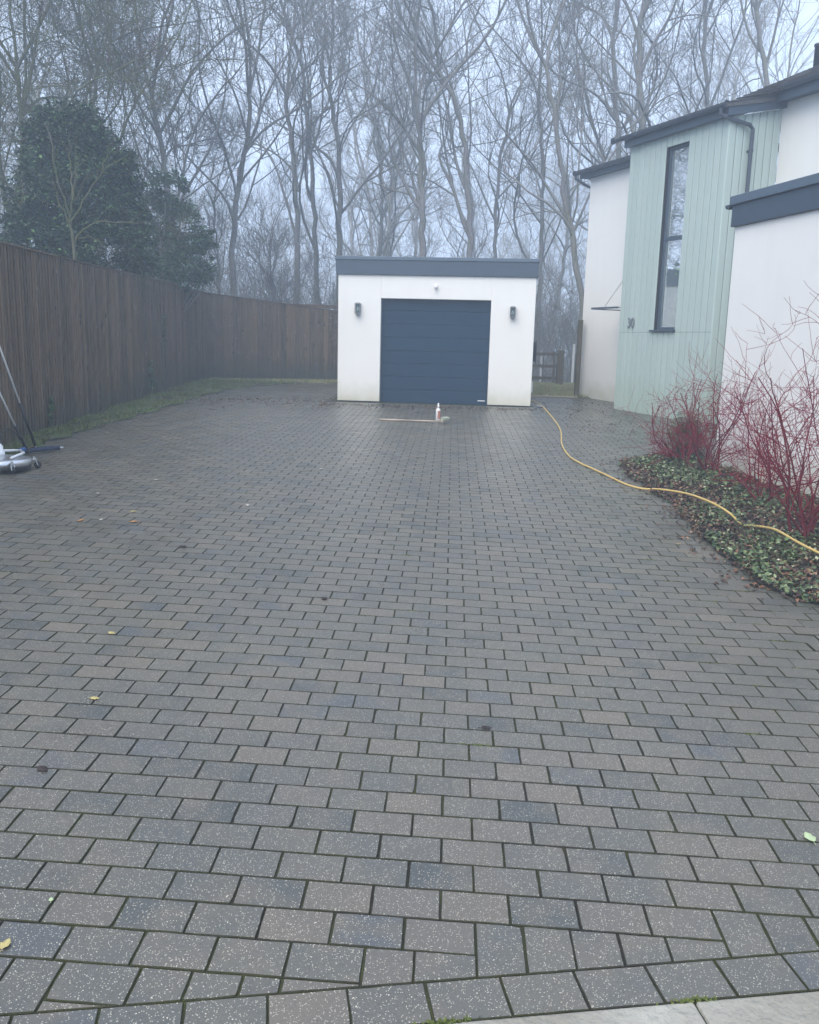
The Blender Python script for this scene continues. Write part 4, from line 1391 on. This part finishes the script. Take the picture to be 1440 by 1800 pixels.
# undergrowth: thin upright brush on the wood floor
r = np.random.default_rng(400)
n = 5200
Y = 26 + 80 * r.random(n) ** 1.2; X = (r.random(n) * 1.25 - .65) * Y
k = ~((X > 2.6) & (X < 9) & (Y < 28)) & ~((X > -2.6) & (X < 2.2) & (Y < 27.2)) & ~((X > 5) & (Y < 34))
X, Y = X[k], Y[k]; n = len(X)
d = r.normal(size=(n, 3)) * .35; d[:, 2] = 1
P0, R0 = grow(np.stack([X, Y, np.full(n, .45)], 1), d, r.uniform(1.2, 3.5, n) * (1 + Y / 60), np.full(n, .014), 8, .14, .05, r, .4)
s1, d1, _, _, _ = spawn(P0, R0, 6, .2, 1, 42, r)
P1, R1 = grow(s1, d1, r.uniform(.4, 1.6, len(s1)), np.full(len(s1), .009), 5, .2, .06, r, .5)
s2, d2, _, _, _ = spawn(P1, R1, 2, .2, 1, 42, r)
P2, R2 = grow(s2, d2, r.uniform(.2, .8, len(s2)), np.full(len(s2), .007), 4, .2, .06, r, .5)
V, F = cat_arrays([tube_arrays(P0, R0, 4), tube_arrays(P1, R1, 3), tube_arrays(P2, R2, 3)])
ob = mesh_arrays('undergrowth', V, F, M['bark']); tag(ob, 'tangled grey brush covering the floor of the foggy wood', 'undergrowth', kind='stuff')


# evergreens
def evergreen(name, label, lobes, n, size, mat, seed, trunk, stem_r=.09, group=None):
    r = np.random.default_rng(seed)
    root = thing(name, label, 'tree', (trunk[0][0], trunk[0][1], trunk[0][2]), group)
    W = np.array([a_[3] * a_[4] for a_ in lobes]); W = W / W.sum()
    pts = []
    for (cx, cy, cz, rx, rz), w_ in zip(lobes, W):
        m_ = int(n * w_)
        # clumps on the lobe, leaves round each clump
        nc = max(10, m_ // 55)
        dirs = unit(r.normal(size=(nc, 3)))
        rad = r.uniform(.62, 1.04, nc)[:, None]
        cl = dirs * rad * (rx, rx, rz) + (cx, cy, cz)
        ii = r.integers(0, nc, m_)
        q = cl[ii] + r.normal(size=(m_, 3)) * (.13, .13, .09) * rx
        pts.append(q)
    P_ = np.concatenate(pts)
    P_ = P_[P_[:, 2] > .9]
    LV = leaves(P_, size, up=.25, wide=.5, fold=.3, seed=seed + 1)
    mesh_arrays('foliage', LV[0], LV[1], mat, root)
    TR = MB(); TR.tube(trunk, [stem_r * (1 - .6 * i_ / (len(trunk) - 1)) for i_ in range(len(trunk))], 8)
    for k in range(26):
        a_ = trunk[r.integers(1, len(trunk))]; l = lobes[r.integers(0, len(lobes))]
        e_ = np.array(l[:3]) + unit(r.normal(size=3)) * l[3] * .75
        md = (np.array(a_) + e_) / 2 + r.normal(size=3) * .12
        TR.tube([a_, md, e_], [.028, .018, .007], 5)
    TR.build('trunk', M['bark'], root)
    return root


def lobe(px, py, Y, w, h):
    p = at(px, py, Y)
    k = Y / FPX
    return (p[0], p[1], p[2], w * k, h * k)


YE = 17.0
c0 = at(135, 470, YE)
evergreen('evergreen_tree', 'large dark glossy evergreen rising above the left fence', [lobe(125, 240, YE, 62, 52), lobe(75, 265, YE + .3, 50, 50), lobe(170, 275, YE, 52, 62), lobe(95, 340, YE, 72, 70), lobe(165, 350, YE - .1, 72, 72), lobe(215, 350, YE + .2, 42, 70), lobe(70, 410, YE + .2, 66, 60), lobe(180, 430, YE, 78, 60), lobe(115, 430, YE - .2, 60, 55), lobe(235, 420, YE + .5, 36, 66), lobe(30, 400, YE + .6, 30, 30)],
          52000, .085, M['laurel'], 60, [(c0[0], c0[1], .4), (c0[0] + .05, c0[1], 1.8), (c0[0] - .05, c0[1], 3.2), (c0[0], c0[1], 4.6)])
YE = 21.0
c0 = at(300, 480, YE)
evergreen('evergreen_tree', 'smaller paler evergreen beyond the dark one above the fence', [lobe(300, 345, YE, 40, 40), lobe(270, 380, YE, 36, 46), lobe(325, 400, YE, 38, 52), lobe(275, 440, YE, 46, 50), lobe(335, 455, YE, 46, 46), lobe(300, 480, YE, 66, 40), lobe(365, 430, YE + .4, 18, 34)],
          17000, .085, M['holly'], 70, [(c0[0], c0[1], .4), (c0[0] + .03, c0[1], 2.0), (c0[0], c0[1], 3.6), (c0[0], c0[1], 4.9)])


# pale many-stemmed sapling in front of the dark evergreen
sp = thing('bare_sapling', 'pale mossy bare sapling spreading in front of the dark evergreen', 'tree', tuple(at(135, 455, 15)))
YS = 15.2
stems = [[(133, 470), (128, 420), (122, 385), (128, 350), (133, 320), (134, 240)], [(126, 395), (118, 360), (105, 330), (96, 290), (90, 240), (80, 215)], [(124, 390), (140, 362), (158, 335), (180, 300), (215, 278), (232, 268)],
         [(128, 352), (124, 310), (121, 270), (123, 235)], [(180, 300), (190, 272), (192, 245)], [(133, 418), (152, 400), (172, 388), (205, 390), (235, 390)], [(133, 425), (152, 415), (168, 420), (185, 427)], [(132, 352), (142, 335), (150, 318), (155, 300)], [(122, 395), (112, 370), (100, 345), (92, 318)]]
A_ = []
r = np.random.default_rng(9)
for k, st in enumerate(stems):
    pts = np.array([at(px, py, YS + .1 * math.sin(k * 2 + j_)) for j_, (px, py) in enumerate(st)])
    if k == 0: pts[0][2] = .5
    seg = np.linspace(0, len(pts) - 1, 12)
    Q = np.stack([np.interp(seg, range(len(pts)), pts[:, c_]) for c_ in range(3)], 1); Q[1:-1] += r.normal(0, .012, (10, 3))
    A_.append((Q[None], np.linspace(.034 if k == 0 else .016, .005, 12)[None], 6))
P_ = np.concatenate([q[0] for q in A_]); Rq = np.concatenate([q[1] for q in A_])
TR = tube_arrays(P_[:1], Rq[:1], 7); mesh_arrays('trunk', TR[0], TR[1], M['bark_pale'], sp, True)
s1, d1, r1, _, _ = spawn(P_, Rq, 6, .3, 1, 40, r)
P1, R1 = grow(s1, d1, r.uniform(.2, .8, len(s1)), np.full(len(s1), .004), 6, .15, .05, r, .5)
V, F = cat_arrays([tube_arrays(P_[1:], Rq[1:], 6), tube_arrays(P1, R1, 4)])
mesh_arrays('branches', V, F, M['bark_pale'], sp)


# red stemmed shrubs in the bed
def dogwood(base, label, n0, h, spreadr, seed, lean=(0, 0), mats=('red', 'red_old')):
    r = np.random.default_rng(seed)
    root = thing('red_stemmed_shrub', label, 'shrub', base, 'red stemmed shrubs in the bed')
    st = np.array(base) + r.normal(size=(n0, 3)) * (.07, .07, 0)
    ang = r.uniform(0, 2 * np.pi, n0); tilt = np.radians(r.uniform(3, 56, n0))
    d = np.stack([np.sin(tilt) * np.cos(ang) * spreadr * 1.25 + lean[0], np.sin(tilt) * np.sin(ang) * spreadr * 1.25 + lean[1], np.cos(tilt) * .8 + .1], 1)
    L0 = h * r.uniform(.5, .85, n0) * (1 - .25 * np.sin(tilt))
    P0, R0 = grow(st, d, L0, r.uniform(.006, .0125, n0), 14, .10, .05, r, .38)
    s1, d1, r1, t1, _ = spawn(P0, R0, 8, .12, 1, 50, r)
    P1, R1 = grow(s1, d1, h * r.uniform(.12, .40, len(s1)), np.maximum(r1 * .6, .0030), 10, .15, .055, r, .45)
    s2, d2, r2, t2, _ = spawn(P1, R1, 4, .15, 1, 50, r)
    P2, R2 = grow(s2, d2, h * r.uniform(.06, .2, len(s2)), np.maximum(r2 * .65, .0021), 6, .16, .08, r, .6)
    V, F = tube_arrays(P0, R0, 5); mesh_arrays('stems', V, F, M[mats[1]], root, True)
    V, F = cat_arrays([tube_arrays(P1, R1, 4), tube_arrays(P2, R2, 3)]); mesh_arrays('twigs', V, F, M[mats[0]], root, True)
    return root


dogwood((2.98, 10.25, .30), 'red stemmed bare shrub against the corner of the white wall', 12, 1.8, .72, 41, (-.06, -.05))
dogwood((2.85, 10.95, .32), 'low bushy red stemmed shrub at the far end of the bed', 9, 1.2, 1.0, 42, (-.18, .0))
dogwood((3.02, 7.35, .21), 'large red stemmed shrub at the right edge of the photo', 13, 2.1, .72, 43, (0, 0))
dogwood((3.15, 8.75, .24), 'wide sprawling red stemmed shrub in the middle of the bed', 9, 1.5, .95, 44, (-.02, .05))
cf = thing('dwarf_conifer', 'small olive brown conifer tucked behind the red stems at the wall corner', 'shrub', (3.05, 11.45, .33))
r = np.random.default_rng(3)
q0_ = unit(r.normal(size=(4200, 3)))
q = q0_ * r.uniform(.3, 1, (4200, 1)) ** .5 * (.24, .24, .30) * (1 + .35 * np.sin(q0_[:, :1] * 9 + q0_[:, 1:2] * 7)) + (3.02, 11.3, .62)
LV = leaves(q, .05, up=.3, wide=.18, seed=4); mesh_arrays('foliage', LV[0], LV[1], M['conifer'], cf)
b = MB(); b.tube([(3.05, 11.4, .28), (3.05, 11.4, .7), (3.06, 11.4, 1.05)], [.03, .02, .008], 7); b.build('trunk', M['bark'], cf)
# small ivy shoots on the fence
for k, (y_, h0, h1, lab) in enumerate([(17.6, .2, .75, 'ivy clump climbing the foot of the left fence'), (18.7, .9, 1.65, 'thin ivy shoot higher up on the left fence near the corner'), (12.0, .15, .5, 'sparse ivy sprig on the fence behind the poles')]):
    r = np.random.default_rng(70 + k); n = 90 if k == 0 else 40
    x_ = fence_x(y_) + .04
    t_ = r.random(n); cc = np.stack([x_ + r.uniform(0, .05, n), y_ + r.normal(0, .10 if k == 0 else .04, n), zg(x_, y_) + h0 + (h1 - h0) * t_], 1)
    root = thing('climbing_ivy', lab, 'ivy', (x_, y_, float(zg(x_, y_))))
    LV = leaves(cc, .06, up=0, wide=.8, seed=k); mesh_arrays('leaves', LV[0], LV[1], M['holly'], root)
    b = MB(); b.tube([(x_ + .01, y_, float(zg(x_, y_))), (x_ + .01, y_ + .05, float(zg(x_, y_)) + (h0 + h1) / 2), (x_ + .01, y_, float(zg(x_, y_)) + h1)], .004, 5); b.build('stem', M['timber'], root)

# ------------------------------------------------------------------ hose
HP = [(1.55, 21.2, 0), (1.62, 20.2, 0), (1.73, 19.275, 0), (1.819, 18.649, 0), (1.855, 17.815, 0), (1.823, 15.495, 0), (1.751, 13.973, 0), (1.592, 12.489, 0), (1.558, 11.462, 0), (1.627, 10.903, 0), (1.714, 10.558, 0), (1.833, 10.063, 0), (1.943, 9.615, 0), (2.082, 9.395, 0), (2.223, 9.218, .035), (2.376, 8.886, .075), (2.46, 8.565, .095), (2.532, 8.24, .095), (2.585, 8.0, .07), (2.63, 7.82, .02), (2.671, 7.619, .06), (2.746, 7.344, .10), (2.79, 6.96, .095), (2.836, 6.628, .095), (2.95, 6.2, .09), (3.1, 5.6, .08), (3.3, 5.0, .06)]
hp_ = np.array([(x_, y_, float(zg(x_, y_)) + .014 + dz) for x_, y_, dz in HP])
# smooth through the points (Catmull-Rom)
sp_ = []
for i_ in range(1, len(hp_) - 2):
    p0, p1, p2, p3 = hp_[i_ - 1:i_ + 3]
    for t in np.linspace(0, 1, 9)[:-1]:
        sp_.append(.5 * ((2 * p1) + (-p0 + p2) * t + (2 * p0 - 5 * p1 + 4 * p2 - p3) * t * t + (-p0 + 3 * p1 - 3 * p2 + p3) * t ** 3))
b = MB(); b.tube(sp_, .0105, 10)
ob = b.build('garden_hose', M['hose'], None, True); tag(ob, 'yellow hose snaking from the garage side over the paving into the bed', 'hose')
b = MB()
hh = [(1.68, 19.9), (1.85, 20.1), (2.1, 20.22), (2.5, 20.22), (2.85, 20.1)]
b.tube([(x_, y_, float(zg(x_, y_)) + .03) for x_, y_ in hh], .014, 8)
ob = b.build('edging_pipe', M['pole'], None, True); tag(ob, 'thin pale pipe lying along the grass edge behind the garage', 'pipe')

# ------------------------------------------------------------------ bottle and long brush in front of the door
bz = float(zg(-.207, 15.08))
bt = thing('spray_bottle', 'white plastic bottle with an orange label standing before the garage door', 'bottle', (-.207, 15.08, bz))
b = MB(); b.lathe([(.036, 0), (.041, .006), (.041, .17), (.037, .19), (.016, .205), (.015, .215)], (-.207, 15.08, bz + .002), (0, 0, 1), 20); b.build('body', M['white'], bt, True)
b = MB()
vs = []; K = 8
for t in np.linspace(-1.75, .35, K):
    for z in (.03, .165): vs.append((-.207 + .0425 * math.cos(t), 15.08 + .0425 * math.sin(t), bz + z))
b.add(vs, [(2 * i, 2 * i + 2, 2 * i + 3, 2 * i + 1) for i in range(K - 1)]); b.build('label', M['orange'], bt)
b = MB(); b.lathe([(.019, 0), (.019, .03), (.014, .036), (.012, .075), (.009, .08)], (-.207, 15.08, bz + .217), (0, 0, 1), 16); b.build('cap', M['white'], bt, True)
br = thing('long_brush', 'long handled brush lying on the paving in front of the garage', 'brush', (-.6, 14.7, .42))
A0 = np.array([-1.193, 14.833, float(zg(-1.193, 14.833)) + .016]); A1 = np.array([-.124, 14.64, float(zg(-.124, 14.64)) + .035])
b = MB(); b.tube([A0, A0 * .6 + A1 * .4], .017, 10); b.tube([A0 * .6 + A1 * .4, A1], .014, 10); b.build('handle', M['pole'], br, True)
b = MB(); c_ = A1 + (.03, -.01, .012)
q = Matrix.Rotation(-.5, 3, 'Z') @ Matrix.Rotation(.35, 3, 'Y')
vs = []
for sx_ in (-.028, .028):
    for sy_ in (-.10, .10):
        for sz_ in (-.012, .012): vs.append(tuple(Vector(c_) + q @ Vector((sx_, sy_, sz_))))
b.add(vs, [(0, 1, 3, 2), (4, 6, 7, 5), (0, 4, 5, 1), (2, 3, 7, 6), (0, 2, 6, 4), (1, 5, 7, 3)]); b.build('brush_block', M['pole'], br)
b = MB(); r = random.Random(2)
for i_ in range(7):
    for j_ in range(18):
        o_ = Vector((-.025 + .05 * i_ / 6, -.095 + .19 * j_ / 17, .012)); e_ = o_ + Vector((r.uniform(-.01, .01), r.uniform(-.01, .01), .05))
        b.tube([tuple(Vector(c_) + q @ o_), tuple(Vector(c_) + q @ e_)], .0045, 4)
b.build('bristles', M['brush'], br)

# ------------------------------------------------------------------ surface cleaner and poles at the left
mc = np.array([-4.62, 8.78]); mz = float(zg(*mc))
sc_ = thing('surface_cleaner', 'round stainless steel surface cleaner on castors at the left edge of the drive', 'cleaning machine', (mc[0], mc[1], mz))
b = MB(); b.lathe([(.285, .055), (.30, .06), (.305, .085), (.30, .115), (.285, .125), (.20, .135), (.10, .150), (.03, .152)], (mc[0], mc[1], mz), (0, 0, 1), 48); b.build('deck', M['steel'], sc_, True)
b = MB(); b.lathe([(.292, .018), (.297, .02), (.294, .06), (.285, .061)], (mc[0], mc[1], mz), (0, 0, 1), 48); b.build('brush_skirt', M['dark'], sc_, True)
b = MB(); b.lathe([(.055, .150), (.055, .19), (.040, .195), (.040, .25), (.028, .26), (.028, .27), (.010, .275), (.010, .335), (.006, .34)], (mc[0], mc[1], mz), (0, 0, 1), 24); b.build('swivel_hub', M['alu'], sc_, True)
for an in (-.75, .55, 2.4):
    cx, cy = mc[0] + .31 * math.cos(an), mc[1] + .31 * math.sin(an)
    t_ = Vector((-math.sin(an), math.cos(an), 0))
    rw = Vector((math.cos(an), math.sin(an), 0))
    b = MB(); b.lathe([(.022, -.011), (.036, -.010), (.038, 0), (.036, .010), (.022, .011)], (cx + .05 * rw.x, cy + .05 * rw.y, mz + .040), tuple(t_), 20); cw_ = b.build('castor', M['dark'], sc_, True)
    b = MB()
    for sg in (-1, 1):
        o_ = t_ * .016 * sg
        b.tube([(cx + .05 * rw.x + o_.x, cy + .05 * rw.y + o_.y, mz + .04), (cx + .03 * rw.x + o_.x, cy + .03 * rw.y + o_.y, mz + .095)], .006, 6)
    b.lathe([(.03, 0), (.03, .01), (.012, .012), (.012, .03)], (cx + .02 * rw.x, cy + .02 * rw.y, mz + .095), (0, 0, 1), 14); b.build('castor_fork', M['steel'], cw_)
# handle fork lying back towards the poles
J = np.array([-4.88, 9.78, float(zg(-4.88, 9.78)) + .07])
b = MB()
b.tube([(mc[0] - .06, mc[1] - .02, mz + .20), (mc[0] + .02, mc[1] + .30, mz + .17), (J[0] + .06, J[1] - .2, J[2] + .02), tuple(J)], .013, 10)
b.tube([(mc[0] + .20, mc[1] - .16, mz + .15), (mc[0] + .16, mc[1] + .2, mz + .16), (J[0] + .12, J[1] - .3, J[2] + .03)], .013, 10)
b.build('handle_fork', M['alu'], sc_, True)
b = MB(); b.tube([tuple(J + (.0, -.04, 0)), tuple(J + (0, .06, 0))], .028, 12); b.build('handle_joint', M['blue'], sc_, True)
b = MB(); pts_ = [(mc[0] - .02, mc[1] + .02, mz + .27), (mc[0] - .1, mc[1] + .25, mz + .34), (mc[0] - .15, mc[1] + .5, mz + .38), (mc[0] - .12, mc[1] + .75, mz + .25), (mc[0] + .0, mc[1] + .65, mz + .12), (mc[0] + .12, mc[1] + .35, mz + .155)]
b.tube(pts_, .009, 8); b.build('pressure_hose', M['dark'], sc_, True)


def pole_tool(foot, toppx, YT, lab, frac, barlen, bardir):
    foot = np.array(foot); d = at(*toppx, YT) - foot
    full = foot + d * 1.55
    root = thing('long_pole', lab, 'pole', tuple(foot), 'long poles leaning on the fence')
    b_ = MB(); b_.tube([tuple(foot + d * .035), tuple(foot + d * frac)], .017, 12); b_.build('grip', M['dark'], root, True)
    b_ = MB(); b_.tube([tuple(foot + d * frac), tuple(full)], .0105, 10); b_.tube([tuple(foot), tuple(foot + d * .036)], .009, 8); b_.build('shaft', M['white'], root, True)
    e_ = foot + np.array(bardir) * barlen
    b_ = MB(); b_.tube([tuple(foot - np.array(bardir) * .05), tuple(e_)], .026, 12); b_.build('crossbar', M['navy'], root, True)
    b_ = MB(); b_.tube([tuple(e_), tuple(e_ + np.array(bardir) * .075)], .010, 10); b_.build('crossbar_end', M['steel'], root, True)


f1 = (-4.90, 10.18, float(zg(-4.9, 10.18)) + .03); f2 = (-4.88, 9.90, float(zg(-4.88, 9.9)) + .045)
# poles lean back and to the left until they rest on the fence
pole_tool(f1, (0, 612), 9.75, 'longer white pole with a black grip leaning left against the fence', .47, .22, (.62, .78, 0))
pole_tool(f2, (0, 692), 9.45, 'shorter white pole with a black grip leaning left beside the steel cleaner', .45, .42, (.52, .854, 0))

# ------------------------------------------------------------------ single fallen leaves and twigs on the paving
def fallen(px, py, size, col, lab, long=1.0, seed=0, grp='fallen leaves on the driveway'):
    # ray to the ground
    d = RIGHT * (px - 720) / FPX + DOWN * (py - 900) / FPX + FWD
    t = 1.0
    for _ in range(60):
        p = np.array([0, 0, CAM_Z]) + d * t
        t *= 1 + (p[2] - float(zg(p[0], p[1]))) / (CAM_Z - p[2] + 1e-6) * .7
    r_ = random.Random(seed); a_ = r_.uniform(0, 6.28) if long == 1.0 else math.pi / 2 + .1
    m_ = MB(); n_ = 9
    L_ = size
    vs = []
    for i in range(n_):
        u = i / (n_ - 1); wv = L_ * .30 * math.sin(math.pi * u ** .85) * (1 + .12 * math.sin(u * 17 + seed)) + .0008
        curl = L_ * .16 * (u - .5) ** 2 * 2
        for sgn in (-1, 0, 1):
            x_ = (u - .5) * L_; y_ = sgn * wv; z_ = curl + abs(sgn) * wv * r_.uniform(.1, .45)
            vs.append((p[0] + x_ * math.cos(a_) - y_ * math.sin(a_), p[1] + x_ * math.sin(a_) + y_ * math.cos(a_), p[2] + z_ + .002))
    fs = []
    for i in range(n_ - 1):
        for s_ in (0, 1): fs.append((i * 3 + s_, i * 3 + s_ + 1, i * 3 + s_ + 4, i * 3 + s_ + 3))
    m_.add(vs, fs)
    m_.tube([(p[0] - .5 * L_ * math.cos(a_), p[1] - .5 * L_ * math.sin(a_), p[2] + L_ * .08), (p[0] - .72 * L_ * math.cos(a_), p[1] - .72 * L_ * math.sin(a_), p[2] + .003)], .0012, 4)
    o_ = m_.build('fallen_leaf', col, None, True); tag(o_, lab, 'leaf', grp)
    so = o_.modifiers.new('t', 'SOLIDIFY'); so.thickness = .0008
    return o_


lf_green = simple('pale_green_leaf', (.42, .52, .30), .5, var=.1, scale=40)
lf_orange = simple('orange_leaf', (.42, .21, .07), .6, var=.35, scale=60)
lf_pale = simple('bleached_leaf', (.48, .46, .40), .6, var=.2, scale=60)
lf_dark = simple('dark_leaf', (.030, .018, .016), .6, var=.3, scale=60)
lf_yel = simple('yellow_leaf', (.45, .38, .16), .6, var=.3, scale=60)
fallen(1423, 1474, .062, lf_green, 'fresh pale green leaf near the right edge of the paving', 2)
for px, py, s_, c_, lab in [(235, 918, .075, 'o', 'orange leaf curled on the paving at the middle left'), (236, 900, .06, 'y', 'yellowish leaf just beyond the orange one'), (141, 916, .07, 'o', 'dull orange leaf nearest the left edge of three'), (178, 914, .05, 'p', 'pale leaf between two orange leaves'),
                            (197, 1114, .05, 'y', 'crumpled yellow leaf alone on the left paving'), (167, 1229, .045, 'y', 'small tan leaf below the crumpled yellow one'), (10, 1662, .045, 'y', 'yellow leaf scrap at the lower left edge'), (90, 1583, .02, 'g', 'tiny green leaf scrap at the lower left'),
                            (75, 1354, .055, 'd', 'dark curled leaf low on the left paving'), (855, 1281, .05, 'd', 'dark flat leaf in the middle foreground'), (570, 1053, .06, 'd', 'thin dark leaf in the middle of the drive'), (322, 962, .07, 'd', 'dark leaf on the left middle paving'),
                            (188, 762, .07, 'p', 'bleached leaf by the left verge'), (288, 769, .075, 'p', 'bleached leaf with a dark shadow left of centre'), (333, 779, .05, 'p', 'small bleached leaf beyond the centre left'), (275, 844, .06, 'p', 'pale leaf on the left half of the drive'), (172, 868, .05, 'p', 'small pale leaf by the orange leaves'),
                            (436, 889, .07, 'p', 'pale and dark leaf left of the drive centre'), (755, 757, .07, 'p', 'white leaf just in front of the brush'), (969, 791, .06, 'p', 'pale leaf beside the yellow hose'), (566, 825, .06, 'p', 'small pale leaf straight up the drive'), (1193, 957, .05, 'y', 'yellow leaf at the edge of the bed'), (1279, 954, .07, 'p', 'pale leaf lying against the bed edge'),
                            (1394, 1029, .07, 'y', 'light tan leaf by the variegated plants'), (288, 710, .06, 'p', 'pale leaf at the foot of the verge grass'), (623, 791, .06, 'p', 'pale leaf left of the brush handle'), (1018, 722, .08, 'd', 'dark leaf on the paving before the house corner'), (1075, 746, .08, 'd', 'dark leaf in front of the green bay'), (994, 733, .06, 'p', 'pale leaf right of the hose near the garage')]:
    fallen(px, py, s_, dict(o=lf_orange, y=lf_yel, p=lf_pale, d=lf_dark, g=lf_green)[c_], lab, 1.0, int(px * 7 + py))

# ------------------------------------------------------------------ haze
hz = MB(); hz.box(-97, 97, -42, 120, -2.6, 21.5)
hm = bpy.data.materials.new('fog'); hm.use_nodes = True
nt = hm.node_tree; nt.nodes.clear()
out = nt.nodes.new('ShaderNodeOutputMaterial'); pv = nt.nodes.new('ShaderNodeVolumePrincipled')
pv.inputs['Color'].default_value = (0.72, 0.85, 1.0, 1)
pv.inputs['Density'].default_value = HAZE_DENSITY
pv.inputs['Anisotropy'].default_value = 0.15
nt.links.new(pv.outputs[0], out.inputs['Volume'])
ho = hz.build('haze', hm); ho['kind'] = 'stuff'; ho['label'] = 'pale blue winter fog filling the air'; ho['category'] = 'fog'
